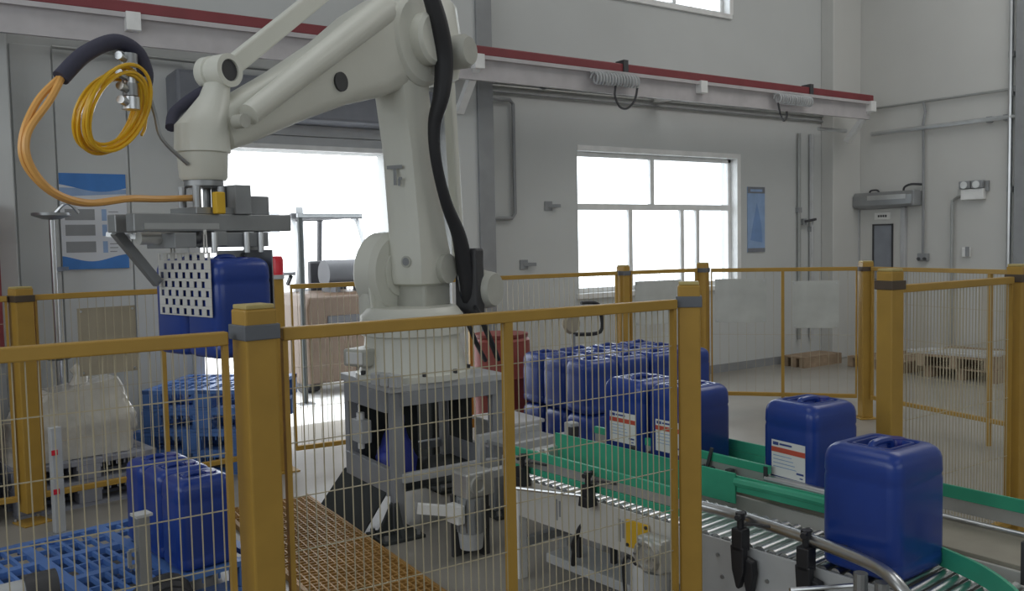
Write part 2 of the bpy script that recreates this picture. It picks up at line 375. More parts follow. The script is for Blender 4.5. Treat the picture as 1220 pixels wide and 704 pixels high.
# posters
def poster1():
    t = thing('wall_poster', 'tall white poster with blue wave borders and grey pictures on wall panel', 'poster', (.905, YB-.03, 1.51))
    W, H = .475, .74
    MB().box(0, W, -.008, .006, 0, H).build('sheet', 'postw', t)
    y0, y1 = -.0095, -.008
    def wave(z0, z1, amp, m, n, flip):
        pts = [(W*i/20, z1+amp*math.sin(i/20*PI*1.8+n)) for i in range(21)]
        poly = [(0, z0)]+[p for p in pts]+[(W, z0)]
        MB().prism(poly, 'y', y0, y1).build('wave_band', m, t)
    MB().prism([(0, H), (W, H), (W, H-.10)]+[(W*(1-i/16), H-.11-.03*math.sin(i/16*PI*1.3)) for i in range(17)], 'y', y0, y1).build('header_band', 'postb', t)
    MB().prism([(0, H-.11), (W, H-.12), (W, H-.155), (0, H-.18)], 'y', y0+.0007, y1).build('header_shade', 'postlb', t)
    wave(.0, .085, .025, 'postb', 2.2, 0)
    for k, z in enumerate((.42, .30, .17)):
        b = MB(); b.box(.03, .24, y0, y1, z-.04, z+.045); b.build('picture', 'grey', t)
        b = MB(); b.box(.29, .325, y0, y1, z-.045, z+.045); b.build('heading_block', 'postlb', t)
        b = MB()
        for q in range(3): b.box(.34, .34+.07-.01*q, y0, y1, z+.02-.03*q, z+.027-.03*q)
        b.build('text_lines', 'grey', t)
    b = MB(); b.box(.12, .36, y0, y1, H-.22, H-.205); b.box(.16, .32, y0, y1, H-.25, H-.24); b.build('title_lines', 'postlb', t)
poster1()
t = thing('wall_poster', 'narrow blue poster hanging on back wall between window and corner', 'poster', (8.64, YB-.008, 1.47))
MB().box(0, .32, -.004, .007, 0, .82).build('sheet', 'postlb', t)
MB().box(.0, .32, -.006, -.004, .74, .82).build('header_band', 'shutter', t); MB().box(0, .32, -.006, -.004, 0, .05).build('footer_band', 'shutter', t)
MB().prism([(.05, .15), (.27, .12), (.25, .35), (.17, .62), (.11, .4)], 'y', -.006, -.004).build('picture', mat('poster_mid_blue', (.19, .31, .56), .4), t)
MB().box(.05, .27, -.007, -.006, .76, .79).build('title_lines', 'postlb', t)

# hydrant style column items on the far left
t = thing('fire_cabinet', 'tall red fire cabinet standing against the column by wall panels', 'cabinet', (.20, 7.06, 0))
MB().box(-.35, .25, -.15, .18, .9, 2.0, .01).build('body', 'red', t); MB().box(-.30, .20, -.165, -.15, .95, 1.95, .006).build('door', 'red', t); MB().box(-.35, .25, -.12, .16, 0, .9).build('plinth', 'grey', t)
t = thing('eyewash_stand', 'slim steel stand with two small trays before the wall panels', 'stand', (.80, 7.15, 0))
MB().cyl((0, 0, 0), (0, 0, 1.88), .02, n=12).build('pole', 'steel', t, smooth=True)
MB().lathe([(.0, 1.88), (.06, 1.885), (.13, 1.91), (.13, 1.93), (.0, 1.93)], 20).build('tray', 'dsteel', t, smooth=True)
MB().lathe([(.0, .86), (.07, .865), (.17, .91), (.17, .93), (.0, .925)], 20).build('tray', 'dsteel', t, smooth=True)
MB().bar((0, 0, 1.52), (.12, .3, 1.52), .03).build('wall_arm', 'dsteel', t); MB().lathe([(.13, 0), (.13, .02), (.03, .04)], 20).build('base', 'dsteel', t)
MB().tube([(.0, 0, 1.9), (.1, -.02, 2.0), (.18, 0, 1.93)], .012, 6, 5).build('spout', 'steel', t)

# ------------------------------------------------------------------ safety fence
def post(x, y, h, label, w=.08, rz=0, band='band', zb=0.0, cap='yellowd'):
    t = thing('fence_post', label, 'post', (x, y, 0), rz, 'yellow safety fence posts'); a = w/2
    MB().box(-a, a, -a, a, zb+.012, h-.012, .006).build('tube', 'yellow', t)
    MB().box(-a+.004, a-.004, -a+.004, a-.004, h-.012, h, .003).build('cap', cap, t)
    MB().box(-a-.006, a+.006, -a-.006, a+.006, h-.092, h-.052, .003).build('clamp_band', band, t)
    MB().box(-a-.03, a+.03, -a-.03, a+.03, 0, .012, .003).build('base_plate', 'yellow', t)
    for sx in (-1, 1):
        MB().cyl((sx*(a+.015), a+.015, .012), (sx*(a+.015), a+.015, .03), .012, n=6).build('anchor_bolt', 'steel', t)
    return t
def panel(p, q, zt, zb, label, stiff=True, pitch=.027, hp=.15, gap=.072, rt=.035, side=True, wire=.0028):
    p = Vector((*p, 0)); q = Vector((*q, 0)); d = q-p; L = d.length; d.normalize()
    t = thing('mesh_fence', label, 'fence', p, math.atan2(d.y, d.x), 'yellow wire mesh fence panels')
    x0, x1 = gap, L-gap; r = rt/2
    MB().box(x0, x1, -r, r, zt-r, zt+r, .004).build('top_rail', 'yellow', t)
    MB().box(x0, x1, -r, r, zb-r, zb+r, .004).build('bottom_rail', 'yellow', t)
    if side:
        MB().box(x0, x0+.014, -.011, .011, zb+r, zt-r).build('side_tube', 'yellow', t)
        MB().box(x1-.014, x1, -.011, .011, zb+r, zt-r).build('side_tube', 'yellow', t)
    if stiff: MB().box(L/2-.014, L/2+.014, -.014, .014, 0.0 if stiff == 2 else zb+r, zt-r).build('stiffener', 'yellow', t)
    b = MB(); n = int((x1-x0)/pitch)
    for i in range(1, n): b.box(x0+(x1-x0)*i/n-wire/2, x0+(x1-x0)*i/n+wire/2, -wire/2, wire/2, zb, zt)
    m = int((zt-zb)/hp)
    for j in range(1, m+1): b.box(x0, x1, wire/2, wire*1.5, zt-j*hp-wire/2, zt-j*hp+wire/2)
    stuff(b.build('wire_mesh', 'wire', t))
    return t
FY = 2.30
PA, PB, PC, PD = (.721, FY), (2.313, FY), (3.55, FY), (4.66, FY)
post(*PA, 1.503, 'thick yellow fence post in front of the robot and pallet stack', .088, math.radians(8), 'bandg')
post(*PB, 1.497, 'yellow fence post standing in front of the two roller conveyors', .08, math.radians(-44), 'bandg')
post(*PC, 1.503, 'yellow fence post behind the jerrycan nearest the conveyor end', .082, math.radians(-4))
post(*PD, 1.49, 'yellow fence post at the edge of the view beyond conveyors', .082, math.radians(-4))
panel(PA, PB, 1.418, .16, 'mesh fence panel in front of the white robot and its stand')
panel((-1.35, FY), PA, 1.418, .16, 'mesh fence panel in front of the blue floor pallet', stiff=False)
panel(PC, PD, 1.41, .16, 'short mesh fence panel beyond the nearest jerrycan', stiff=False, hp=.3)
Q0, Q1, Q2, Q3 = (.49, 6.05), (5.22, 6.0), (6.08, 5.86), (7.04, 4.80)
post(*Q0, 1.445, 'yellow fence post beside the grey pallets and wash stand', .105, math.radians(20), zb=.06)
post(*Q1, 1.43, 'yellow fence post in front of the bright window centre', .085, math.radians(10), 'bandg')
post(*Q2, 1.43, 'yellow fence post in front of the window edge', .09, math.radians(20), 'bandg')
post(*Q3, 1.425, 'yellow fence post in front of the personnel door', .10, math.radians(-30))
Q4 = (6.60, 2.35)
panel((-1.6, 6.05), Q0, 1.375, .16, 'rear mesh fence panel running behind the red fire cabinet side of corner post', stiff=False, pitch=.05)
panel(Q0, (2.14, 6.27), 1.375, .16, 'rear mesh fence panel behind the blue floor pallet', pitch=.05, hp=.3)
panel((2.17, 6.28), Q1, 1.36, .16, 'rear mesh fence panel behind the robot stand', pitch=.05, hp=.3)
panel(Q1, Q2, 1.36, .16, 'narrow mesh fence panel before the window', stiff=False, pitch=.05, hp=.3)
panel(Q2, Q3, 1.355, .2, 'angled mesh fence panel with pale boards before the corner', pitch=.08, hp=.6, stiff=2, wire=.0025)
panel(Q3, Q4, 1.355, .2, 'mesh fence panel in front of the wooden pallets', pitch=.03, hp=.3, stiff=2, wire=.003)
# lamp post
t = thing('warning_lamp_post', 'slim orange fence post carrying a red warning lamp by the doorway', 'lamp', (2.155, 6.29, 0))
MB().box(-.035, .035, -.035, .035, .01, 1.42, .004).build('post', 'yellow', t); MB().box(-.09, .09, -.09, .09, 0, .01).build('base_plate', 'yellow', t)
MB().lathe([(.0, 1.42), (.05, 1.42), (.05, 1.45), (.0, 1.45)], 20).build('lamp_base', 'lgrey', t, smooth=True)
MB().lathe([(.0, 1.45), (.045, 1.45), (.045, 1.56), (.035, 1.585), (.0, 1.59)], 20).build('lens', 'redlamp', t, smooth=True)
def board(x, y, rz, z0, z1, wd, label, m):
    t = thing('sign_board', label, 'sign', (x, y, z0), rz, None)
    MB().box(0, wd, -.006, .0, 0, z1-z0, .002).build('plate', m, t)
    for u in (.02, wd-.02):
        for v in (.02, z1-z0-.02): MB().cyl((u, .001, v), (u, .014, v), .008, n=8).build('clip', 'steel', t); MB().cyl((u, -.006, v), (u, -.012, v), .008, n=8).build('screw', 'steel', t)
a23 = math.atan2(Q3[1]-Q2[1], Q3[0]-Q2[0])
board(.80, 6.12, math.radians(10), .86, 1.29, .36, 'brown back of a sign board tied to rear fence near the wash stand', 'tan')
def along(p, q, s, off=0):
    p = Vector(p); q = Vector(q); d = (q-p).normalized(); n = Vector((-d.y, d.x)); r = p+d*s+n*off; return r.x, r.y
x, y = along(Q2, Q3, .11, -.03); board(x, y, a23, .87, 1.275, .46, 'pale sign board on angled fence panel nearer the window', 'frost')
x, y = along(Q2, Q3, .80, -.03); board(x, y, a23, .82, 1.25, .40, 'pale sign board on angled fence panel nearer the personnel door', 'frost')
a12 = math.atan2(Q2[1]-Q1[1], Q2[0]-Q1[0])
x, y = along(Q1, Q2, .10, -.03); board(x, y, a12, .88, 1.28, .50, 'pale sign board on narrow fence panel before the window', 'frost')

# ------------------------------------------------------------------ palletising robot on its stand
CX_, CY_ = 2.45, 4.75
# stand
st = thing('robot_stand', 'grey welded steel stand with open sides under the white robot', 'stand', (2.53, 4.80, 0), 0)
SX, SY, SZ = .37, .34, .86
MB().box(-SX-.02, SX+.02, -SY-.02, SY+.02, SZ-.04, SZ).build('top_plate', 'lgrey', st, bevel=.004)
for sx in (-1, 1):
    for sy in (-1, 1):
        MB().box(sx*SX-(.07 if sx > 0 else 0), sx*SX+(.07 if sx < 0 else 0), sy*SY-(.06 if sy > 0 else 0), sy*SY+(.06 if sy < 0 else 0), .02, SZ-.04).build('leg', 'frame', st, bevel=.004)
        a = MB(); cx, cy = sx*SX, sy*SY
        a.box(cx-.13, cx+.13, cy-.12, cy+.12, 0, .02)
        f = a.build('foot_plate', 'frame2', st, bevel=.004)
        g = MB()
        g.prism([(cx+sx*.02, .02), (cx+sx*.12, .02), (cx+sx*.02, .2)], 'y', cy-.012, cy+.012)
        g.prism([(cy+sy*.02, .02), (cy+sy*.11, .02), (cy+sy*.02, .2)], 'x', cx-.012, cx+.012)
        g.build('gusset', 'frame2', f)
        for bx, by in ((-.1, -.09), (.1, .09), (-.1, .09), (.1, -.09)): MB().cyl((cx+bx, cy+by, .02), (cx+bx, cy+by, .045), .014, n=6).build('anchor_bolt', 'dsteel', f)
for sy in (-1, 1):
    MB().box(-SX+.05, SX-.05, sy*SY-.025, sy*SY+.025, SZ-.12, SZ-.04).build('top_beam', 'frame', st, bevel=.003)
    MB().box(-SX+.05, SX-.05, sy*SY-.025, sy*SY+.025, .30, .35).build('lower_beam', 'lgrey' if sy < 0 else 'frame', st, bevel=.003)
for sx in (-1, 1):
    MB().box(sx*SX-.02, sx*SX+.02, -SY+.05, SY-.05, SZ-.16, SZ-.04).build('top_beam', 'frame', st, bevel=.003)
    MB().box(sx*SX-.02, sx*SX+.02, -SY+.05, SY-.05, .22, .38).build('lower_beam', 'frame', st, bevel=.003)
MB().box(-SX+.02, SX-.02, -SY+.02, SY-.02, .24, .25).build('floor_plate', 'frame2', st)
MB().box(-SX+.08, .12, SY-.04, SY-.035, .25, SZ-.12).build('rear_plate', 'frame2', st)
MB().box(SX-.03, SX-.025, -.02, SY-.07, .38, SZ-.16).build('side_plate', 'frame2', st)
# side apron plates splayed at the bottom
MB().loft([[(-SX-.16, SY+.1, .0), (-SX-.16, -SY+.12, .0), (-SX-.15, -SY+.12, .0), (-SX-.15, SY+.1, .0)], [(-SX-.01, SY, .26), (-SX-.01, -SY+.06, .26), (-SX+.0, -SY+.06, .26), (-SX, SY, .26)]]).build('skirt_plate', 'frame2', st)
t = thing('junction_box', 'small pale junction box fixed inside the open side of robot stand', 'box', (2.17, 4.92, 0), 0)
MB().box(-.03, .04, -.07, .07, .46, .60, .006).build('housing', 'lgrey', t); MB().cyl((0, 0, .60), (0, 0, .64), .025, n=12).build('cable_gland', 'white', t); MB().cyl((0, 0, .46), (0, 0, .42), .02, n=12).build('cable_gland', 'white', t)
MB().tube([(0, 0, .43), (.02, .02, .36), (.05, .06, .30), (.08, .02, .265)], .01, 6, 5).build('cable', 'black', t, smooth=True)
t = thing('plastic_bag', 'blue plastic bag slumped on the floor plate inside the robot stand', 'bag', (2.40, 4.92, .252), .4)
b = MB(); rings = []
for k in range(9):
    u = k/8; z = .26*u; r = .15*(1-.55*u**1.5)*(1+.0)
    rings.append([(r*(1+.12*math.sin(3*a+2*k))*math.cos(a), .8*r*(1+.1*math.cos(4*a+k))*math.sin(a), z) for a in [2*PI*i/20 for i in range(20)]])
b.loft(rings).build('body', 'bluebag', t, smooth=True)
MB().tube([(0, 0, .24), (.03, .0, .33), (.0, .02, .38)], lambda u: .05-.02*u, 10, 4).build('gathered_neck', 'bluebag', t, smooth=True)
t = thing('control_unit', 'dark cabinet with hoses standing behind the robot stand', 'cabinet', (3.02, 5.45, 0), 0)
MB().box(-.14, .14, -.12, .12, 0, .72, .008).build('body', 'frame2', t); MB().box(-.12, .12, -.135, -.12, .05, .66, .004).build('door', 'dark', t)
MB().tube([(.0, -.14, .6), (.05, -.3, .5), (.02, -.33, .3), (-.02, -.3, .15)], .012, 6, 6).build('hose', 'black', t, smooth=True)

RA = math.atan2(-.44, -.9)
rb = thing('palletising_robot', 'tall white jointed palletising robot arm with gripper over the pallets', 'robot', (CX_, CY_, SZ), RA)
z0 = SZ
def L(r, n, z): return (r, n, z-z0)
Rn = Matrix.Rotation(-PI/2, 4, 'X')       # local z -> +y (off-plane axis)
def axis_lathe(prof, r, n0, z, seg=32):
    """lathe around the off-plane axis; profile heights run along +n from n0"""
    return MB().lathe(prof, seg, Matrix.Translation(L(r, n0, z)) @ Rn)
base = MB().lathe([(.0, 0), (.345, 0), (.345, .035), (.325, .04), (.32, .07), (.29, .20), (.285, .255), (.31, .26), (.31, .30), (.0, .30)], 40).build('base', 'cream', rb, smooth=True)
for k in range(10):
    a = k/10*2*PI+.2; MB().cyl((.333*math.cos(a), .333*math.sin(a), .036), (.333*math.cos(a), .333*math.sin(a), .06), .014, n=6).build('base_bolt', 'dark', base)
MB().box(.10, .36, -.24, -.06, .09, .19, .012).build('connector_box', 'creamd', rb)
MB().box(-.28, .0, -.14, .10, 1.25-z0, 1.43-z0, .02).build('recess_shade_block', 'creamd', rb)  # solid block filling the gap under the arm, its shade put into the colour
MB().cyl(L(-.16, -.16, 1.50), L(-.16, .17, 1.50), .09, n=20).build('shoulder_shaft', 'creamd', rb, smooth=True)
MB().box(.36, .37, -.21, -.09, .105, .175, .004).build('connector_plate', 'white', rb)
for k in range(3): MB().box(.38+.02*k-.03, .44+.02*k-.03, .0+.08*k, .06+.08*k, .0, .07, .006).build('valve_block', 'lgrey', rb)
# rotating carriage
car = MB(); car.lathe([(.0, .30), (.30, .30), (.31, .33), (.31, .37), (.27, .42), (.0, .42)], 36)
car.build('rotating_carriage', 'cream', rb, smooth=True)
ck = MB()
for sgn in (-1,):
    ck.prism([(-.20, .40), (.20, .40), (.22, .56), (.12, .74), (-.08, .78), (-.24, .66)], 'y', sgn*.15-.015, sgn*.15+.015)
ck.build('shoulder_cheeks', 'cream', rb, smooth=True, bevel=.015)
axis_lathe([(0, 0), (.23, 0), (.25, .02), (.25, .13), (.22, .16), (.14, .165), (.14, .18), (0, .18)], -.02, -.27, 1.48).build('shoulder_motor_cover', 'cream', rb, smooth=True)
MB().box(-.12, .20, -.275, -.12, 1.14-z0, 1.58-z0, .06).build('shoulder_fairing', 'cream', rb, smooth=True)
axis_lathe([(0, 0), (.13, 0), (.13, .05), (.11, .16), (.10, .18), (0, .18)], -.42, .16, 1.36).build('shoulder_motor', 'creamd', rb, smooth=True)
axis_lathe([(0, 0), (.04, 0), (.04, .012), (0, .012)], .06, -.283, 1.36, 8).build('cover_plug', 'grey', rb)
# lower arm: tapered box section with rounded ends
def arm_rings(stations):
    out = []
    for (r, z, hr, hn, n0, tilt) in stations:      # centre, half sizes, lean of the section plane
        ring = []
        for k in range(24):
            a = 2*PI*k/24; ca, sa = math.cos(a), math.sin(a)
            q = (abs(ca)**5+abs(sa)**5)**(-1/5)
            u = hr*q*ca; v = hn*q*sa
            ring.append(L(r+u*math.cos(tilt), n0+v, z-u*math.sin(tilt)))
        out.append(ring)
    return out
la = MB().loft(arm_rings([(-.10, 1.40, .10, .10, 0, 0), (-.10, 1.415, .165, .13, 0, 0), (-.10, 1.46, .18, .135, 0, 0), (-.10, 1.58, .18, .135, 0, 0), (-.075, 1.75, .155, .13, 0, 0), (-.02, 2.20, .14, .122, 0, 0), (.04, 2.55, .145, .122, 0, 0), (.06, 2.75, .17, .122, 0, 0), (.05, 2.95, .15, .122, 0, 0), (.05, 3.02, .06, .1, 0, 0)])).build('lower_arm', 'cream', rb, smooth=True)
MB().cyl(L(.065, .03, 1.55), L(.088, .03, 1.55), .035, n=20).build('shaft_plug', 'creamd', la)
MB().cyl(L(.088, .03, 1.55), L(.090, .03, 1.55), .024, n=20).build('plug_recess', 'grey', la)
# lettering on the arm face: T over a small mark
b = MB(); rr = .131
b.box(rr, rr+.004, -.055, .055, 2.095-z0, 2.115-z0); b.box(rr, rr+.004, -.008, .012, 2.0-z0, 2.10-z0); b.box(rr, rr+.004, .024, .04, 1.995-z0, 2.035-z0); b.box(rr, rr+.004, .03, .052, 2.03-z0, 2.045-z0)
b.build('arm_lettering', 'grey', la)
# elbow head
axis_lathe([(0, 0), (.24, 0), (.265, .025), (.265, .33), (.24, .355), (.15, .36), (.15, .42), (.13, .44), (0, .44)], .02, -.20, 2.84).build('elbow_housing', 'cream', rb, smooth=True)
MB().loft(arm_rings([(-.16, 2.62, .10, .13, .02, 0), (-.18, 2.66, .17, .16, .02, 0), (-.20, 2.85, .20, .17, .02, 0), (-.20, 3.1, .16, .15, .02, 0), (-.18, 3.2, .08, .10, .02, 0)])).build('elbow_motor_housing', 'cream', rb, smooth=True)
axis_lathe([(0, 0), (.10, 0), (.10, .10), (.08, .13), (0, .13)], -.22, .19, 2.80).build('elbow_motor', 'creamd', rb, smooth=True)
# upper arm reaching to the wrist
def lerp(a, b, t): return a+(b-a)*t
stn = []
P0, P1 = (.06, 2.86), (1.44, 2.19)
tl = math.atan2(P1[0]-P0[0], P0[1]-P1[1])
for t_, hh, hn in ((-.06, .10, .07), (-.04, .2, .12), (.08, .26, .14), (.25, .235, .135), (.45, .175, .12), (.7, .135, .10), (.92, .115, .085), (1.0, .10, .08), (1.02, .05, .05)):
    r = lerp(P0[0], P1[0], t_); z = lerp(P0[1], P1[1], t_)
    ring = []
    for k in range(24):
        a = 2*PI*k/24; ca, sa = math.cos(a), math.sin(a); q = (abs(ca)**4+abs(sa)**4)**(-1/4)
        u = hh*q*ca; v = hn*q*sa; d = Vector((P1[0]-P0[0], P1[1]-P0[1])).normalized(); nn = Vector((-d.y, d.x))
        ring.append(L(r+nn.x*u, v, z+nn.y*u))
    stn.append(ring)
ua = MB().loft(stn).build('upper_arm', 'cream', rb, smooth=True)
d = Vector((P1[0]-P0[0], 0, P1[1]-P0[1])).normalized()
c0 = Vector((.72, .118, 2.50)); MB().cyl(L(c0.x, .09, c0.z), L(c0.x, .126, c0.z), .05, n=20).build('arm_recess', 'dark', ua)
# top tube along the arm and parallel links
MB().cyl(L(.40, .16, 2.93), L(1.40, .16, 2.25), .078, .05, 20).build('arm_tube', 'cream', rb, smooth=True)
MB().lathe([(0, -.03), (.032, -.03), (.032, .03), (0, .03)], 16, Matrix.Translation(L(1.45, .16, 2.215)) @ Rn).build('link_pin', 'creamd', rb, smooth=True)
MB().bar(L(1.36, -.02, 2.47), L(.50, -.02, 3.12), .05, .09).build('parallel_link', 'cream', rb, bevel=.01)
MB().bar(L(-.38, .10, 1.50), L(-.30, .10, 2.72), .06, .07).build('parallel_link', 'cream', rb, bevel=.015)
# wrist
WR = 1.53
axis_lathe([(0, 0), (.068, 0), (.075, .01), (.075, .055), (.066, .06), (.066, .085), (.075, .09), (.075, .165), (.05, .166), (.05, .15), (0, .15)], 1.42, -.09, 2.455).build('wrist_knuckle', 'cream', rb, smooth=True)
MB().cyl(L(1.42, .058, 2.455), L(1.42, .066, 2.455), .048, n=20).build('knuckle_bore', 'dark', rb)
wst = []
for (z, hr, hn, r) in ((2.40, .055, .06, 1.43), (2.34, .065, .07, 1.45), (2.26, .10, .09, 1.49), (2.20, .118, .112, 1.53), (2.08, .122, .122, WR), (2.075, .110, .110, WR), (1.97, .105, .105, WR), (1.955, .095, .095, WR)):
    wst.append([L(r+hr*math.cos(2*PI*k/28), hn*math.sin(2*PI*k/28), z) for k in range(28)])
MB().loft(wst).build('wrist', 'cream', rb, smooth=True)
MB().lathe([(0, 0), (.075, 0), (.085, .01), (.085, .04), (0, .04)], 24, Matrix.Translation(L(WR, 0, 1.92))).build('tool_flange', 'dsteel', rb, smooth=True)
# dress pack hose down the arm
pts = [(.10, .25, 3.10), (.02, .26, 2.92), (-.04, .25, 2.72), (-.02, .24, 2.52), (.0, .20, 2.35), (-.02, .19, 2.15), (-.10, .20, 1.90), (-.20, .22, 1.70), (-.26, .22, 1.50), (-.30, .22, 1.33), (-.36, .2, 1.2)]
MB().tube([L(*p) for p in pts], lambda u: .045+.012*math.sin(u*9), 12, 6).build('dress_pack_hose', 'black', rb, smooth=True)
MB().box(-.36, -.26, .14, .30, 1.20-z0, 1.62-z0, .015).build('hose_bracket', 'dark', rb)
for k, (x, y, zz) in enumerate(((-.30, .30, 1.27), (-.24, .24, 1.24), (-.38, .24, 1.26))): MB().tube([L(x, y-.05, zz), L(x+.1, y+.06, zz-.05), L(x+.05, y+.1, zz-.2), L(x-.12, y+.05, .92)], .014, 7, 5).build('cable', 'black', rb, smooth=True)
MB().tube([L(1.455, -.06, 2.37), L(1.50, -.10, 2.33), L(1.575, -.12, 2.26), L(1.62, -.09, 2.19)], .027, 10, 5).build('corrugated_hose', 'sleeve', rb, smooth=True)

# gripper (one part of the robot with its own pieces), squared to the pallets
gp = bpy.data.objects.new('gripper', None); C.objects.link(gp); gp.parent = rb
gx, gy = 1.055, 4.04; GA = 16
dv = Vector((gx-CX_, gy-CY_)); cr, sr = math.cos(-RA), math.sin(-RA)
gp.location = (dv.x*cr-dv.y*sr, dv.x*sr+dv.y*cr, -SZ); gp.rotation_euler = (0, 0, -RA+math.radians(GA))
for y in (-.09, .07): MB().box(-.38, .38, y-.035, y+.035, 1.725, 1.80).build('cross_beam', 'dsteel', gp, bevel=.004)
MB().box(-.10, .10, -.12, .10, 1.80, 1.83).build('mount_plate', 'dsteel', gp, bevel=.003)
for x, y in ((-.06, -.06), (.06, -.06), (-.06, .06), (.06, .06)): MB().cyl((x-.0, y, 1.83), (x, y, 1.925), .018, n=12).build('standoff', 'dsteel', gp)
MB().box(.08, .16, -.14, .06, 1.80, 1.93).build('valve_block', 'grey', gp, bevel=.004)
MB().box(.16, .28, -.10, .06, 1.80, 1.885).build('valve_block', 'grey', gp, bevel=.004)
MB().box(-.03, .015, -.165, -.128, 1.80, 1.895).build('sensor_block', 'yplate', gp, bevel=.006)
MB().box(-.34, .0, -.13, -.125, 1.735, 1.76).build('linear_rail', 'steel', gp)
MB().box(-.03, .03, -.14, .12, 1.66, 1.725).build('hanger_plate', 'dsteel', gp, bevel=.003)
for x in (-.16, .08, .20): MB().box(x-.05, x+.05, -.13, .11, 1.655, 1.72).build('slide_carriage', 'grey', gp, bevel=.004)
for x, y in ((-.04, -.15), (.12, -.15), (.2, -.14)): MB().cyl((x, y, 1.63), (x, y, 1.72), .014, n=10).build('guide_pin', 'steel', gp)
MB().cyl((-.30, .0, 1.70), (.20, .0, 1.70), .028, n=16).build('pneumatic_cylinder', 'alu', gp, smooth=True)
# clamp jaws
JX = -.118
MB().bar((-.34, .12, 1.73), (JX-.02, .16, 1.50), .03, .04).build('jaw_arm', 'dsteel', gp)
MB().bar((-.34, .2, 1.72), (-.14, .0, 1.69), .02).build('jaw_link', 'steel', gp)
def perforated(x, y0, y1, zA, zB):
    """thin plate with staggered slots, corners cut and two ears"""
    b = MB(); bm = b.bm; t = .003; ny, nz = 7, 7; cw = (y1-y0)/ny; chh = (zB-zA)/nz
    def q(a, bb, c, d):
        if a >= bb or c >= d: return
        b.box(x, x+t, a, bb, c, d)
    for j in range(nz):
        za = zA+j*chh; zb_ = za+chh; off = 0 if j % 2 == 0 else cw/2
        q(y0, y1, za, za+chh*.14); q(y0, y1, zb_-chh*.16, zb_)
        edges = [y0+off+i*cw for i in range(ny+(0 if off else 1))]
        prev = y0
        for e in edges:
            m = e+cw/2
            if m+cw*.21 > y1: break
            q(prev, m-cw*.21, za+chh*.16, zb_-chh*.14); prev = m+cw*.21
        q(prev, y1, za+chh*.16, zb_-chh*.14)
    for ye, wd in ((y0+.015, .035), (y1-.15, .04)):
        for s_ in (0, 1):
            b.prism([(ye+s_*wd*.7, zB), (ye+s_*wd*.7+wd*.3, zB), (ye+s_*wd*.45+wd*.35, zB+.085), (ye+s_*wd*.45+wd*.2, zB+.085)], 'x', x, x+t)
        b.box(x, x+t, ye+wd*.2, ye+wd*.8, zB+.075, zB+.095)
    return b
perforated(JX, -.24, .19, 1.36, 1.635).build('perforated_jaw_plate', 'panel', gp)
MB().box(.20, .206, -.22, .23, 1.36, 1.64).build('jaw_plate', 'dsteel', gp)
MB().bar((.30, 0, 1.72), (.21, 0, 1.60), .035, .05).build('jaw_arm', 'dsteel', gp)
# hoses and coil (local plane of the arm)
def LP(lst): return [L(*p) for p in lst]
for k, o_ in enumerate((0, .028)):
    MB().tube(LP([(1.60, o_, 1.875), (1.78, o_*.5, 1.865), (1.933, o_, 1.861), (2.122, o_, 1.838), (2.258+o_*.3, o_, 1.878), (2.35, o_, 1.976), (2.352, o_, 2.084), (2.289-o_, o_, 2.214), (2.194, o_*.4, 2.315)]), .014, 8, 7).build('air_hose', 'hose', rb, smooth=True)
MB().tube(LP([(2.20, .01, 2.31), (2.091, .01, 2.42), (1.958, .01, 2.49), (1.862, .01, 2.468), (1.822, .01, 2.395), (1.82, 0, 2.34)]), .032, 12, 7).build('hose_sleeve', 'sleeve', rb, smooth=True)
random.seed(3)
for k in range(11):
    j = lambda s: random.uniform(-s, s)
    cxr, czr, ar, az, ph = 1.953+j(.01), 2.215+j(.012), .125+j(.018), .155+j(.018), j(.2)
    pts = []
    for i in range(14):
        a = 2*PI*i/14
        pts.append(L(cxr+ar*math.cos(a)-.35*az*math.sin(a)*.5, -.03+.010*(k-5)+.05*math.sin(a+ph), czr+az*math.sin(a)+.2*ar*math.cos(a)*-.3))
    MB().tube(pts, .0075, 6, 3, closed=True).build('coiled_air_tube', 'tube', rb, smooth=True)
MB().tube(LP([(1.835, -.02, 2.36), (1.80, -.02, 2.27), (1.81, -.02, 2.17), (1.83, -.02, 2.13)]), .0065, 6, 5).build('coiled_air_tube', 'tube', rb, smooth=True)
for k, (z, r) in enumerate(((2.425, .034), (2.355, .026), (2.305, .03), (2.25, .036))):
    f = MB().cyl(L(1.905, .02, z-.025), L(1.905, .02, z+.025), r, n=14).build('hose_fitting', 'steel' if k % 2 else 'dsteel', rb, smooth=True)
    MB().cyl(L(1.935, .03, z), L(1.975, .05, z+.005), .017, n=10).build('fitting_nut', 'steel', f)
MB().box(1.83, 1.93, .0, .04, 2.335-SZ, 2.365-SZ).build('fitting_bracket', 'dsteel', rb, bevel=.004)
MB().tube(LP([(1.84, .03, 2.35), (1.79, .02, 2.22), (1.76, .02, 2.12), (1.64, .03, 2.02)]), .009, 6, 5).build('support_rod', 'dsteel', rb)

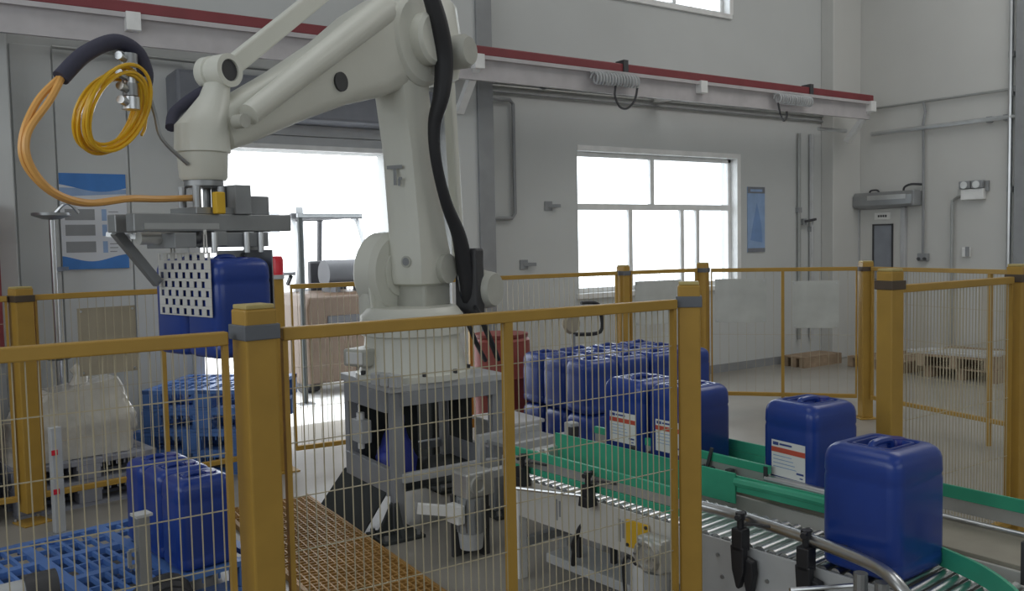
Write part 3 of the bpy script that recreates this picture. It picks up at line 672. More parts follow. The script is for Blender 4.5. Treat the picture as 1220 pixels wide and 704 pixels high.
# ------------------------------------------------------------------ jerrycans
def rrect(hx, hy, r, n=6):
    out = []
    for cx, cy, a0 in ((hx-r, hy-r, 0), (-hx+r, hy-r, PI/2), (-hx+r, -hy+r, PI), (hx-r, -hy+r, 1.5*PI)):
        for i in range(n+1):
            a = a0+i/n*PI/2; out.append((cx+r*math.cos(a), cy+r*math.sin(a)))
    return out
def jerrycan(name, label, W=.285, D=.26, Hh=.43, with_label=False, group=None):
    t = thing(name, label, 'jerrycan', (0, 0, 0), 0, group)
    hx, hy = W/2, D/2; r = .045
    prof = [(0, .022), (.010, .006), (.022, 0), (.05, 0), (.06, .003), (.07, 0), (Hh-.12, 0), (Hh-.105, .003), (Hh-.095, .0), (Hh-.048, .002), (Hh-.030, .007), (Hh-.016, .017), (Hh-.006, .032), (Hh-.002, .048), (Hh-.003, .058), (Hh-.013, .062), (Hh-.014, .070), (Hh-.004, .074), (Hh-.004, .082), (Hh-.026, .088), (Hh-.028, .105)]
    b = MB(); b.loft([[(x, y, z) for x, y in rrect(hx-i, hy-i, max(.008, r-i*.4))] for z, i in prof])
    b.build('body', 'blue', t, smooth=True)
    MB().tube([(-hx+.075, 0, Hh-.03), (-hx+.085, 0, Hh-.006), (-hx+.11, 0, Hh+.002), (hx-.14, 0, Hh+.002), (hx-.115, 0, Hh-.006), (hx-.105, 0, Hh-.03)], .013, 8, 4).build('handle', 'blue', t, smooth=True)
    cpx, cpy = hx-.072, hy-.085
    MB().lathe([(0, Hh-.03), (.030, Hh-.03), (.030, Hh-.004), (.027, Hh), (0, Hh)], 18, Matrix.Translation((cpx, 0, 0))).build('screw_cap', 'bluecap', t, smooth=True)
    if with_label:
        x = -hx-.0012
        lb = MB().box(x-.0008, x, -.10, .08, .105, .26).build('label_sheet', 'label', t)
        MB().box(x-.0016, x-.0008, -.10, .08, .208, .230).build('red_band', 'labelr', lb)
        b = MB(); b.box(x-.0016, x-.0008, .042, .072, .238, .252); b.box(x-.0016, x-.0008, -.03, .036, .241, .249); b.build('logo_print', 'labelb', lb)
        b = MB()
        b.box(x-.0016, x-.0008, -.092, -.055, .130, .138); b.box(x-.0016, x-.0008, -.088, -.072, .114, .119)
        b.build('small_print', 'labelb', lb)
        b = MB()
        for k in range(4): b.box(x-.0016, x-.0008, -.03-.008*k, .070, .192-.016*k, .195-.016*k)
        b.build('text_lines', 'postlb', lb)
    return t
ZC = .517
plain = jerrycan('blue_jerrycan', 'large blue jerrycan nearest of all, at the curved end of the conveyor rail', .31, .29)
plain.location = (2.705, 1.775, ZC); plain.rotation_euler = (0, 0, math.radians(2))
labl = jerrycan('blue_jerrycan', 'blue jerrycan with white and red label beside the nearest jerrycan', .305, .285, with_label=True)
labl.location = (3.185, 2.44, ZC); labl.rotation_euler = (0, 0, math.radians(-2))
dup(labl, (3.075, 3.40, ZC), math.radians(4), 'labelled blue jerrycan on far conveyor next to the jerrycan stack', 'labelled jerrycans on the far conveyor')
dup(labl, (3.105, 3.09, ZC), math.radians(3), 'labelled blue jerrycan on far conveyor partly hidden by the yellow post', 'labelled jerrycans on the far conveyor')
# held by the gripper
hc, hs = math.cos(math.radians(GA)), math.sin(math.radians(GA))
def HP(u, v): return (gx+u*hc-v*hs, gy+u*hs+v*hc, 1.18)
held = jerrycan('blue_jerrycan', 'blue jerrycan hanging in the gripper with its corner behind the thick post', group='jerrycans held in the gripper')
held.location = HP(.035, -.133); held.rotation_euler = (0, 0, math.radians(GA))
dup(held, HP(.035, .133), math.radians(GA), 'rear blue jerrycan held in the gripper behind perforated plate', 'jerrycans held in the gripper')
# row on the floor pallet
rowcan = None
for k, (x, y, tx) in enumerate(((1.045, 4.30, 'first in the row on the floor pallet, beside the thick yellow post'), (1.010, 4.541, 'middle of three in the row on the floor pallet'), (.975, 4.782, 'last of three in the row on the floor pallet'))):
    if rowcan is None:
        rowcan = jerrycan('blue_jerrycan', 'blue jerrycan '+tx, .28, .236, group='jerrycans on the floor pallet'); rowcan.location = (x, y, .152); rowcan.rotation_euler = (0, 0, math.radians(8))
    else: dup(rowcan, (x, y, .152), math.radians(8), 'blue jerrycan '+tx)
# tall stack behind the conveyor, smaller cans in two layers
small = jerrycan('blue_jerrycan', 'x', .28, .25, .365, group='jerrycan stack behind the conveyor')
first = True
rows = ['front row', 'second row', 'third row', 'fourth row']; cols = ['first', 'second', 'third', 'fourth']
for lay in (0, 1):
    for i in range(4):
        for j in range(3):
            
            
            lb = 'blue jerrycan in jerrycan stack, %s layer, %s column from robot, %s from conveyor' % ('lower' if lay == 0 else 'upper', cols[i], cols[j])
            loc = (3.76+.296*i+random.uniform(-.003, .003), 4.66+.262*j+random.uniform(-.003, .003), .124+.3675*lay)
            rz = random.uniform(-.008, .008)+(PI if (i+j) % 2 else 0)
            if first: small['label'] = lb; small.location = loc; small.rotation_euler = (0, 0, rz); first = False
            else: dup(small, loc, rz, lb)

# ------------------------------------------------------------------ pallets
def plastic_pallet(name, label, W, D, Hh, m, group=None, cells=(9, 3), loc=(0, 0, 0), rz=0, rows=3):
    t = thing(name, label, 'pallet', loc, rz, group)
    b = MB(); tz = Hh; th = .028
    nb = cells[1]; band = .055
    xs = [0+i*(W-band)/nb for i in range(nb+1)]
    for x in xs: b.box(x, x+band, 0, D, tz-th, tz)
    ys = [0+i*(D-band)/nb for i in range(nb+1)]
    for y in ys: b.box(0, W, y, y+band, tz-th-.001, tz-.001)
    for i in range(nb):
        for j in range(nb):
            x0 = xs[i]+band; x1 = xs[i+1]; y0 = ys[j]+band; y1 = ys[j+1]
            n = cells[0]
            for k in range(1, n//2+1): b.box(x0+(x1-x0)*k/(n//2+1)-.008, x0+(x1-x0)*k/(n//2+1)+.008, y0, y1, tz-th, tz-.004)
            for k in range(1, rows+1): b.box(x0, x1, y0+(y1-y0)*k/(rows+1)-.008, y0+(y1-y0)*k/(rows+1)+.008, tz-th, tz-.005)
    b.build('deck', m, t)
    for i in range(3):
        for j in range(3):
            x = [0, W/2-.07, W-.14][i]; y = [0, D/2-.06, D-.12][j]
            MB().box(x, x+.14, y, y+.12, .022, tz-th-.0015).build('block', m, t, bevel=.006)
    for j in range(3):
        y = [0, D/2-.06, D-.12][j]; MB().box(0, W, y, y+.12, 0, .022).build('runner', m, t)
    b = MB()
    for k in range(12):
        for y in (.004, D-.012): b.box(.16+k*(W-.32)/11-.004, .16+k*(W-.32)/11+.004, y, y+.008, tz-th-.03, tz-th-.0015)
    stuff(b.build('rim_ribs', m, t))
    return t
plastic_pallet('floor_pallet', 'blue plastic pallet on the floor under the row of jerrycans', 1.2, 1.1, .15, 'bluepal', loc=(.16, 3.99, 0), rz=math.radians(11), rows=1)
# blue pallet stack in the doorway, rotated
PS = math.radians(-38)
sp = None
for k, (dx, dy) in enumerate(((-.10, .0), (-.085, .01), (.0, .0), (.01, .01))):
    lab = 'blue plastic pallet in the stack by the roller door, %s' % ['lowest of four', 'second from the floor', 'third from the floor', 'topmost of four'][k]
    ox = 1.33+dx*math.cos(PS)-.04; oy = 6.84+dx*math.sin(PS)
    loc = (ox, oy, k*.156)
    if sp is None: sp = plastic_pallet('stacked_pallet', lab, .90, .80, .155, 'bluepal', 'blue pallets stacked by the roller door', (9, 2), loc, PS)
    else: dup(sp, loc, PS, lab)
# grey pallets in two low stacks behind the rear fence
gpal = None; GR = (0, math.radians(9))
for i, x in enumerate((-.56, .42)):
    for k in range(2):
        lab = 'grey plastic pallet behind the rear fence, %s of the stack %s' % (('lower', 'upper')[k], ('under the film wrapped load', 'beside the wash stand')[1-i])
        loc = (x, 6.15, k*.151)
        if gpal is None: gpal = plastic_pallet('grey_pallet', lab, .86, .62, .15, 'greypal', 'grey pallets behind the rear fence', (9, 3), loc, GR[i])
        else: dup(gpal, loc, GR[i], lab)
# film wrapped load
t = thing('wrapped_load', 'pale load of sacks wrapped in wrinkled clear film on grey pallets', 'load', (.74, 6.52, .302), math.radians(9))
random.seed(11)
rings = []
for q in range(10):
    u = q/9; rr = (1-.55*max(0, u-.45)**1.3*1.6)
    rings.append([(px*rr*(1+.05*random.uniform(-1, 1))+.1*u, py*rr*(1+.05*random.uniform(-1, 1)), .46*u+.03*math.sin(px*14+q)*(u > .5)) for px, py in rrect(.37, .22, .06, 5)])
MB().loft(rings).build('film_cover', 'film', t, smooth=True)
MB().tube([(.1, 0, .44), (.12, .0, .52), (.08, .02, .57)], lambda u: .06-.03*u, 10, 4).build('gathered_top', 'film', t, smooth=True)
def wood_pallet(label, loc, rz, W=1.0, D=.8):
    t = thing('wooden_pallet', label, 'pallet', loc, rz, 'wooden pallets by the walls')
    for i in range(7): MB().box(i*(W-.10)/6, i*(W-.10)/6+.10, 0, D, .115, .135).build('deck_board', 'wood', t)
    for j in range(3):
        y = [0, D/2-.04, D-.08][j]
        MB().box(0, W, y, y+.08, .022, .114).build('stringer', 'wood', t); MB().box(0, W, y, y+.08, .0, .021).build('bottom_board', 'wood', t)
    return t
wp = wood_pallet('weathered wooden pallet lying in front of right wall', (9.70, 5.0, 0), math.radians(4))
wp2 = dup(wp, (9.62, 6.08, 0), math.radians(-6), 'wooden pallet further along right wall, behind the weathered one')
dup(wp, (9.66, 5.04, .137), math.radians(9), 'wooden pallet lying askew on top of the weathered one by right wall')
wn = wood_pallet('narrow wooden pallet against back wall below the pale sign boards', (9.15, 7.10, 0), 0, .75, .34)
for k, (x, z) in enumerate(((9.75, .273), (9.98, .273), (10.2, .273))):
    t = thing('plank', 'loose grey plank lying on the wooden pallet, %s of three' % ('first', 'second', 'third')[k], 'plank', (x, 5.1, z), math.radians(8+6*k))
    MB().box(-.06, .06, 0, .9, 0, .03).build('board', 'lgrey', t, bevel=.003)

# ------------------------------------------------------------------ floor grating
t = thing('floor_grating', 'orange moulded grating let into the floor in front of robot', 'grating', (1.40, 2.75, 0), math.radians(-2.0))
GW, GL = .52, 2.75
b = MB()
n = int(GW/.04)
for i in range(n+1): b.box(i*GW/n-.004, i*GW/n+.004, 0, GL, .004, .03)
stuff(b.build('bearing_bars', 'grate', t))
b = MB(); n = int(GL/.04)
for i in range(n+1): b.box(0, GW, i*GL/n-.004, i*GL/n+.004, .004, .029)
stuff(b.build('cross_bars', 'grate', t))
MB().box(-.02, GW+.02, -.02, GL+.02, .0005, .0035).build('tray', mat('drain_tray', (.22, .12, .04), .6), t)
for x0, x1 in ((-.02, -.006), (GW+.006, GW+.02)): MB().box(x0, x1, -.02, GL+.02, 0, .032).build('edge_angle', 'grate', t)

# ------------------------------------------------------------------ conveyors
t = struct(plastic_pallet('trim_5', 'x', 1.0, 1.05, .12, 'greypal')) if False else None
sb = plastic_pallet('stack_pallet', 'grey plastic pallet under the jerrycan stack behind the conveyor', 1.22, .84, .122, 'greypal', None, (9, 3), (3.60, 4.50, 0), 0)
TA = math.radians(5.7); TB = math.radians(2.9)
ca = thing('roller_conveyor', 'near roller conveyor with pale side panel, green guides and black clamps', 'conveyor', (2.37, 3.6, 0), TA)
ZR = .515
b = MB(); b.prism([(-1.20, .27), (-1.20, .503), (-.03, .503), (-.03, .318), (-.16, .318), (-.85, .318), (-.92, .27)], 'x', -.012, -.002)
b.build('side_panel', 'panel', ca, bevel=.002)
for y in (-.46, -.83): pass
for y in (-.36, -.76):
    f = MB(); f.box(-.0135, -.012, y-.008, y+.006, .36, .46); f.box(-.0135, -.012, y-.03, y-.018, .38, .455); f.build('panel_slot', 'grey', ca)
MB().box(-.014, -.002, -2.7, -1.202, .24, .503).build('side_panel', 'lgrey', ca, bevel=.002)
for y, z in ((-1.28, .44), (-1.33, .30), (-1.50, .40), (-1.56, .34), (-1.62, .29), (-1.30, .36)): MB().cyl((-.014, y, z), (-.019, y, z), .008, n=8).build('panel_bolt', 'dsteel', ca)
MB().box(.33, .342, -2.7, -.02, .30, .503).build('side_panel', 'panel', ca, bevel=.002)
n = 52
rmesh = None
for i in range(n):
    y = -.06-i*.050
    if rmesh is None:
        o = MB().cyl((.002, 0, 0), (.326, 0, 0), .019, n=12).build('roller', 'steel', ca, smooth=True); rmesh = o
    else:
        o = rmesh.copy(); C.objects.link(o); o.parent = ca
    o.location = (0, y, ZR-.019)
# end frame and strut
MB().box(-.02, .36, -.02, .03, .50, .60).build('end_channel', 'alu', ca, bevel=.004)
MB().bar((.16, -.03, .60), (.20, -.10, .50), .014).build('stay', 'white', ca); MB().bar((.22, -.03, .60), (.20, -.10, .50), .014).build('stay', 'white', ca)
# guides
g = MB().box(-.006, .004, -1.10, .0, .572, .614).build('near_guide_rail', 'alu', ca, bevel=.002)
MB().box(-.012, .006, -1.10, .0, .615, .655).build('near_guide_strip', 'green', ca, bevel=.002)
MB().box(-.012, .006, -1.10, .0, .542, .571).build('near_guide_strip', 'green', ca, bevel=.002)
MB().tube([(.0, -1.10, .605), (.015, -1.30, .605), (-.01, -1.55, .605), (-.05, -1.78, .605), (-.10, -1.95, .605), (-.16, -2.05, .60), (-.185, -2.12, .55)], .021, 12, 5).build('near_guide_tube', 'steel', ca, smooth=True)
MB().box(.312, .322, -1.12, .0, .535, .665).build('far_guide_sheet', 'green', ca, bevel=.002)
MB().tube([(.315, -1.12, .63), (.315, -1.5, .632), (.31, -1.75, .62)], .018, 8, 4).build('far_guide_tube', 'green', ca, smooth=True)
MB().box(.322, .330, -1.75, -1.10, .585, .655).build('far_guide_sheet', 'green', ca, bevel=.002)
def curve_sheet(pts, z0_, z1_, th):
    P = spline([Vector((*p, 0)) for p in pts], 6); lo = []
    L_ = []; R_ = []
    for i, p in enumerate(P):
        d = (P[min(i+1, len(P)-1)]-P[max(i-1, 0)]).normalized(); nn = Vector((-d.y, d.x, 0))*th/2
        L_.append(p+nn); R_.append(p-nn)
    b = MB(); b.loft([[(l.x, l.y, z0_), (r.x, r.y, z0_), (r.x, r.y, z1_), (l.x, l.y, z1_)] for l, r in zip(L_, R_)]); return b
curve_sheet([(.312, -1.76), (.30, -1.92), (.262, -2.03), (.20, -2.16), (.09, -2.29), (-.05, -2.40)], .52, .585, .012).build('curved_guide_sheet', 'green', ca, smooth=True)
# clamps
def clamp(y, big, rot=0):
    t_ = .03
    c_ = MB(); c_.box(-.075, -.025, y-.025, y+.025, .50, .585, .006); k = c_.build('clamp', 'black', ca)
    MB().cyl((-.05, y, .585), (-.05, y, .625), .013, n=10).build('clamp_stem', 'black', k)
    f = MB(); f.cyl((-.085, y-.01, .63), (-.015, y+.01, .63), .011, n=8); f.cyl((-.05, y, .618), (-.05, y, .642), .018, n=10); f.build('clamp_knob', 'black', k)
    if big:
        MB().prism([(y-.03, .52), (y+.03, .52), (y+.024, .43), (y+.006, .365), (y-.006, .36), (y-.028, .43)], 'x', -.075, -.045).build('clamp_prong', 'black', k, bevel=.005)
        MB().prism([(y-.055, .47), (y-.01, .48), (y-.014, .41), (y-.03, .34), (y-.045, .34), (y-.06, .42)], 'x', -.06, -.025).build('clamp_prong', 'black', k, bevel=.005)
    else:
        MB().prism([(y-.03, .49), (y+.03, .49), (y+.022, .535), (y-.022, .535)], 'x', -.085, -.02).build('clamp_foot', 'black', k, bevel=.004)
    MB().bar((-.05, y, .575), (.0, y-.0, .60), .012).build('clamp_rod', 'dsteel', k)
    MB().tube([(-.05, y-.02, .60), (-.045, y-.07, .612), (-.01, y-.13, .605)], .006, 5, 4).build('clamp_wire', 'dark', k)
clamp(-.165, 0); clamp(-.61, 0); clamp(-1.41, 1); clamp(-1.68, 1)
MB().cyl((-.06, -.60, .535), (-.20, -.30, .535), .009, n=8).build('guide_rod', 'steel', ca)
MB().cyl((-.05, -1.86, .50), (-.24, -1.74, .50), .008, n=8).build('guide_rod', 'steel', ca)
for y, z in ((-1.93, .535), (-2.0, .525)):
    MB().cyl((-.14, y, z-.05), (-.14, y, z+.05), .022, n=12).build('guide_joint', 'dsteel', ca)
# legs, cross members, gearbox, yellow plate
for y in (-.06, -2.3):
    MB().box(-.018, .035, y-.03, y+.03, .0, .503).build('leg', 'white', ca, bevel=.003); MB().box(.30, .345, y-.03, y+.03, 0, .5).build('leg', 'lgrey', ca, bevel=.003)
MB().box(-.014, .02, -.93, -.82, .0, .40).build('leg', 'white', ca, bevel=.003); MB().box(.31, .345, -.93, -.82, 0, .5).build('leg', 'lgrey', ca, bevel=.003)
MB().box(.06, .28, -.75, -.20, .10, .145).build('lower_tray', 'lgrey', ca, bevel=.003)
MB().box(.03, .31, -.10, -.06, .16, .20).build('cross_member', 'grey', ca); MB().box(.02, .31, -.87, -.83, .16, .20).build('cross_member', 'grey', ca)
for y, x in ((-.35, .14), (-.52, .2)): MB().box(x-.012, x+.012, y-.012, y+.012, .145, .40).build('post', 'dark', ca)
yp = MB().box(-.026, -.0145, -.935, -.81, .355, .472).build('yellow_plate', 'yplate', ca, bevel=.002)
for y, z in ((-.925, .462), (-.82, .365)): MB().cyl((-.026, y, z), (-.031, y, z), .008, n=8).build('plate_bolt', 'dark', yp)
gb = MB().box(-.10, -.02, -1.07, -.935, .315, .452, .012).build('gearbox', 'alu', ca)
axX = Matrix.Rotation(-PI/2, 4, 'Y')
MB().lathe([(0, 0), (.066, 0), (.066, .012), (.058, .022), (.046, .022), (.040, .010), (.022, .010), (.022, .024), (0, .024)], 24, Matrix.Translation((-.10, -1.0, .385)) @ axX).build('gearbox_boss', 'alu', gb, smooth=True)
for a in range(6): MB().cyl((-.122, -1.0+.052*math.cos(a*PI/3), .385+.052*math.sin(a*PI/3)), (-.127, -1.0+.052*math.cos(a*PI/3), .385+.052*math.sin(a*PI/3)), .006, n=6).build('boss_bolt', 'dsteel', gb)
MB().cyl((-.05, -1.0, .31), (-.05, -1.0, .12), .055, n=20).build('gear_motor', 'lgrey', ca, smooth=True)
MB().tube([(-.06, -.90, .31), (-.055, -.85, .33), (-.05, -.82, .28), (-.05, -.83, .15), (-.04, -.85, .02)], .009, 7, 5).build('motor_cable', 'black', ca, smooth=True)
MB().tube([(.0, -.52, .38), (-.02, -.48, .28), (.02, -.44, .22), (.05, -.40, .145)], .012, 7, 5).build('cable', 'black', ca, smooth=True)
MB().tube([(-.05, -.32, .01), (-.10, -.42, .012), (-.06, -.55, .012), (.05, -.62, .012)], .010, 7, 5).build('cable_chain', 'black', ca)

cb = thing('belt_conveyor', 'far belt conveyor with green guide strips carrying the labelled jerrycans', 'conveyor', (2.95, 3.75, 0), TB)
MB().box(-.002, .312, -3.1, .02, ZR-.02, ZR).build('belt', mat('belt_top', (.34, .31, .25), .6, var=.1), cb, bevel=.003)
MB().box(-.02, -.004, -3.1, .02, .36, .50).build('side_panel', 'panel', cb, bevel=.002); MB().box(.315, .33, -3.1, .02, .36, .50).build('side_panel', 'panel', cb, bevel=.002)
MB().box(-.016, .004, -1.24, -.12, .628, .664).build('near_guide_strip', 'green', cb, bevel=.002)
MB().box(-.012, -.002, -1.24, -.12, .575, .63).build('near_guide_rail', 'alu', cb, bevel=.002)
n = 14
for i in range(n): MB().cyl((-.013, -.28-.05*i, .59), (-.022, -.28-.05*i, .59), .015, n=8).build('chain_link', 'dark', cb)
MB().cyl((-.004, -1.22, .60), (-.004, -1.86, .60), .024, n=14).build('near_guide_tube', 'steel', cb, smooth=True)
MB().box(-.03, -.008, -1.86, -1.22, .525, .575).build('guide_backing', 'dark', cb, bevel=.004)
MB().box(-.02, .01, -1.235, -1.215, .54, .66).build('guide_end', 'dark', cb)
MB().box(.318, .328, -2.9, -.2, .60, .652).build('far_guide_strip', 'green', cb, bevel=.002)
MB().box(.318, .326, -1.3, -.2, .535, .599).build('far_guide_sheet', 'green', cb, bevel=.002)
MB().box(.328, .336, -2.9, -1.31, .545, .60).build('far_guide_rail', 'alu', cb, bevel=.002)
MB().cyl((.312, -1.5, .522), (.312, -3.0, .522), .012, n=10).build('far_guide_tube', 'steel', cb, smooth=True)
for y in (-.45, -1.05, -1.7, -2.3):
    MB().box(-.06, -.022, y-.015, y+.015, .47, .62, .004).build('guide_bracket', 'dark', cb); MB().box(.338, .375, y-.015, y+.015, .47, .62, .004).build('guide_bracket', 'dark', cb)
MB().bar((-.03, -.90, .57), (-.02, -.93, .69), .014).build('sensor_rod', 'dark', cb)
MB().box(-.05, .01, .03, .09, .46, .66, .006).build('sensor_post', 'lgrey', cb); MB().box(-.055, .0, .02, .05, .58, .64, .004).build('sensor_head', 'dark', cb)
MB().bar((.32, -.98, .55), (.32, -1.0, .80), .02).build('sensor_rod', 'lgrey', cb)
for y in (-.15, -1.4, -2.7):
    for x in (-.015, .29): MB().box(x, x+.035, y-.03, y+.03, 0, .49).build('leg', 'lgrey', cb, bevel=.003)
MB().box(.02, .29, -1.42, -1.38, .14, .19).build('cross_member', 'grey', cb)

# drive unit and link arm near the stand
t = thing('gear_motor', 'grey geared motor hanging beside the pale conveyor leg', 'motor', (2.36, 3.93, 0), TA)
MB().box(-.09, .09, -.07, .07, .33, .46, .01).build('gearbox', 'alu', t)
MB().lathe([(0, 0), (.05, 0), (.05, .014), (.034, .014), (.03, .004), (0, .004)], 20, Matrix.Translation((-.02, -.07, .395)) @ Matrix.Rotation(PI/2, 4, 'X')).build('gearbox_boss', 'alu', t, smooth=True)
MB().cyl((-.02, 0, .33), (-.02, 0, .14), .075, n=22).build('motor_body', 'grey', t, smooth=True)
for k in range(10): a = k/10*2*PI; MB().box(-.02+.075*math.cos(a)-.004, -.02+.075*math.cos(a)+.004, .075*math.sin(a)-.004, .075*math.sin(a)+.004, .15, .32).build('cooling_fin', 'dsteel', t)
MB().cyl((-.02, 0, .14), (-.02, 0, .05), .07, .06, 22).build('fan_cover', 'lgrey', t, smooth=True)
MB().box(-.14, -.09, -.05, .05, .20, .30, .008).build('terminal_box', 'white', t)
MB().box(.04, .08, -.03, .03, 0, .33).build('leg', 'dark', t); MB().box(-.10, .09, .05, .07, .0, .33).build('mount_plate', 'dark', t)
MB().bar((-.11, -.05, .27), (-.30, .08, .30), .035, .05).build('torque_arm', 'white', t)
MB().box(.09, .24, -.03, .03, .40, .44).build('cross_tube', 'lgrey', t)
t = thing('feed_frame', 'low grey feed frame standing between the robot stand and conveyors', 'frame', (2.655, 3.98, 0), TA)
for x in (.0, .42): 
    for y in (0, .30): MB().box(x-.02, x+.02, y-.02, y+.02, 0, .5).build('leg', 'lgrey', t)
MB().box(-.02, .44, -.02, .02, .5, .55).build('rail', 'lgrey', t, bevel=.003); MB().box(-.02, .44, .28, .32, .5, .55).build('rail', 'lgrey', t, bevel=.003)
MB().box(.03, .40, .03, .29, .5, .52).build('plate', 'grey', t)
MB().bar((-.02, .0, .30), (.0, -.18, .53), .025).build('brace', 'white', t); MB().box(.0, .42, -.01, .01, .22, .26).build('cross_member', 'lgrey', t)

# red cylinder like box and white crates behind the stand
t = thing('red_barrel', 'dull red plastic drum standing behind the fence next to jerrycan stack', 'drum', (3.72, 5.72, 0))
MB().lathe([(0, 0), (.21, 0), (.225, .02), (.225, .28), (.235, .30), (.225, .32), (.225, .60), (.235, .62), (.225, .64), (.22, .90), (.20, .92), (0, .92)], 28).build('body', mat('red_drum', (.30, .06, .045), .5), t, smooth=True)
MB().lathe([(0, .92), (.205, .92), (.21, .935), (.21, .95), (0, .955)], 28).build('lid', mat('red_lid', (.25, .05, .04), .5), t, smooth=True)
t = thing('white_crate', 'white plastic crate on the floor between robot stand and jerrycan stack', 'crate', (3.18, 4.86, 0), 0)
MB().box(0, .30, 0, .40, .0, .02).build('bottom', 'white', t)
for k, (a, bb, c, d) in enumerate(((0, .3, 0, .02), (0, .3, .38, .4), (0, .02, .02, .38), (.28, .3, .02, .38))): MB().box(a, bb, c, d, .02, .42).build('side', 'white', t, bevel=.003)
MB().box(-.015, .315, -.015, .415, .42, .445).build('lid', 'white', t, bevel=.006)
# hook-shaped cable behind the stack
t = thing('cable_stand', 'thin stand with bent black cable standing beyond the jerrycan stack', 'stand', (4.35, 5.62, 0))
MB().cyl((0, 0, 0), (0, 0, .90), .018, n=10).build('pole', 'grey', t); MB().box(-.1, .1, -.1, .1, 0, .01).build('base', 'grey', t)
MB().lathe([(0, -.03), (.07, -.03), (.085, 0), (.07, .03), (0, .03)], 20, Matrix.Translation((-.02, 0, .99)) @ Matrix.Rotation(PI/2, 4, 'X')).build('reel', 'tan', t, smooth=True)
MB().tube([(.0, 0, .9), (.30, .02, .90), (.30, .02, 1.08), (.25, .02, 1.14), (.10, .02, 1.15)], .016, 7, 5).build('cable', 'black', t, smooth=True)

# ------------------------------------------------------------------ short posts at the pallet
t = thing('stop_post', 'short steel stop post standing at the corner of the floor pallet', 'post', (.625, 3.40, 0), math.radians(11))
MB().box(-.022, .022, -.022, .022, .01, .68).build('tube', 'dsteel', t, bevel=.003); MB().box(-.03, .03, -.03, .03, .68, .69).build('cap', 'lgrey', t); MB().box(-.06, .06, -.06, .06, 0, .01).build('base_plate', 'dsteel', t)
for z in (.50, .56): MB().bar((-.022, 0, z), (-.05, 0, z), .012).build('peg', 'grey', t)
MB().bar((-.05, 0, .50), (-.05, 0, .56), .012).build('peg', 'grey', t)
t = thing('light_barrier_post', 'pale grey light barrier post beside the floor pallet', 'post', (.60, 5.72, 0), math.radians(15))
MB().box(-.03, .03, -.025, .025, .008, .63, .004).build('housing', 'lgrey', t); MB().box(-.05, .05, -.05, .05, 0, .008).build('base_plate', 'grey', t)
for z in (.24, .47): MB().box(-.033, -.0, -.030, -.025, z, z+.03).build('reflector', 'redlamp', t)
# parts of a floor conveyor drive at the lower edge
t = thing('drive_roller', 'dark roller end with a pale rounded cover beside the floor pallet', 'roller', (.20, 3.70, .0), math.radians(5))
MB().cyl((-.40, 0, .375), (.06, 0, .375), .055, n=24).build('cover', 'lgrey', t, smooth=True)
MB().cyl((.06, 0, .375), (.17, 0, .375), .07, n=24).build('roller_end', 'dark', t, smooth=True)
for x in (-.3, .11): MB().box(x-.03, x+.03, -.03, .03, 0, .31).build('bracket', 'grey', t)
t = thing('hose_bundle', 'dark hose bundle arching in front of the row of jerrycans', 'hose', (.64, 3.70, 0), 0)
for k in range(3): MB().tube([(-.08+.03*k, .04-.04*k, .0), (-.04+.02*k, .03-.03*k, .20), (.06, .0-.03*k, .295-.02*k), (.18, -.02*k, .28-.02*k), (.25+.02*k, .0-.03*k, .0)], .032, 8, 5).build('hose', 'black', t, smooth=True)
t = thing('cardboard_box', 'brown cardboard box on the grey pallets behind the tall yellow corner post', 'box', (-.30, 6.30, .302), math.radians(3))
for k, (a, bb, c, d) in enumerate(((0, .55, 0, .006), (0, .55, .334, .34), (0, .006, .006, .334), (.544, .55, .006, .334))): MB().box(a, bb, c, d, .006, .40).build('side', 'card', t)
MB().box(0, .55, 0, .34, 0, .006).build('bottom', 'card', t); MB().box(0, .55, 0, .168, .40, .405).build('flap', 'card', t); MB().box(0, .55, .172, .34, .40, .405).build('flap', 'card', t)

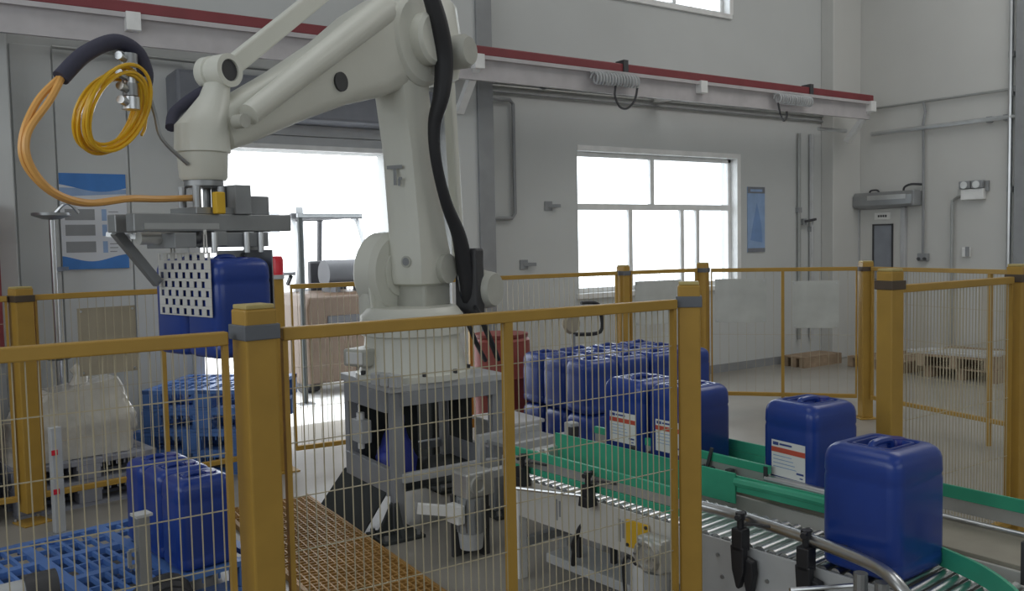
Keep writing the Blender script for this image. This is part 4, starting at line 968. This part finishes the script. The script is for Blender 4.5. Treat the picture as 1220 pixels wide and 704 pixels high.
# ------------------------------------------------------------------ forklift outside the roller door
fk = thing('forklift', 'ochre forklift with gas bottle and overhead guard outside the roller door', 'forklift', (4.05, 9.95, -.02), math.radians(4))
b = MB(); prof = [(-.66, .15), (-.68, 1.02), (-.64, 1.15), (.60, 1.15), (.64, 1.02), (.64, .15)]
b.loft([[(x*.94, -.72, z*.95+.02) for x, z in prof], [(x, -.62, z) for x, z in prof], [(x, .05, z) for x, z in prof]])
b.build('counterweight', 'fork', fk, bevel=.02)
MB().box(-.40, .40, -.735, -.70, .78, .90, .01).build('counterweight_slot', 'dark', fk)
MB().box(-.48, .48, .05, 1.35, .30, .85, .03).build('chassis', 'fork', fk)
MB().box(-.25, .25, .1, .55, .95, 1.15, .04).build('seat', 'black', fk); MB().box(-.24, .24, .02, .12, 1.1, 1.5, .03).build('backrest', 'black', fk)
MB().cyl((-.28, -.42, 1.36), (.42, -.42, 1.36), .155, n=24).build('gas_bottle', 'dark', fk, smooth=True)
for x in (-.2, .2): MB().box(x-.03, x+.03, -.60, -.25, 1.15, 1.24).build('bottle_cradle', 'dark', fk)
for sx in (-1, 1):
    MB().tube([(sx*.44, .0, 1.12), (sx*.44, -.10, 1.5), (sx*.42, .05, 1.95), (sx*.42, .2, 2.02)], .03, 8, 5).build('guard_pillar', 'lgrey', fk, smooth=True)
    MB().bar((sx*.44, 1.25, .8), (sx*.42, 1.1, 2.02), .05).build('guard_pillar', 'dark', fk)
    for y in (-.25, 1.15): MB().cyl((sx*.36, y, .27), (sx*.52, y, .27), .27, n=26).build('wheel', 'black', fk, smooth=True)
    MB().box(sx*.30-.05, sx*.30+.05, 1.45, 1.6, .1, 2.2).build('mast_rail', 'dsteel', fk)
    MB().box(sx*.22-.05, sx*.22+.05, 1.62, 2.6, .08, .12).build('fork', 'dsteel', fk)
b = MB(); b.box(-.46, .46, .0, .05, 2.0, 2.06); b.box(-.46, .46, 1.08, 1.14, 2.0, 2.06)
for k in range(7): b.box(-.44+k*.14, -.40+k*.14, .02, 1.12, 2.01, 2.05)
b.build('overhead_guard', 'dark', fk)
MB().tube([(-.12, .85, 1.3), (-.12, .95, 1.2)], .03, 6, 1).build('steering_column', 'dark', fk); MB().lathe([(.15, 0), (.18, .015), (.15, .03), (.13, .015)], 20, Matrix.Translation((-.12, .84, 1.32))).build('steering_wheel', 'black', fk, smooth=True)
t = thing('door_mast', 'slim grey post standing outside the roller door before the forklift', 'post', (3.33, 8.95, -.02))
MB().box(-.02, .02, -.02, .02, .01, 1.98).build('tube', 'frame2', t); MB().box(-.08, .08, -.08, .08, 0, .01).build('base_plate', 'dsteel', t); MB().box(-.03, .7, -.02, .02, 1.98, 2.02).build('arm', 'grey', t)
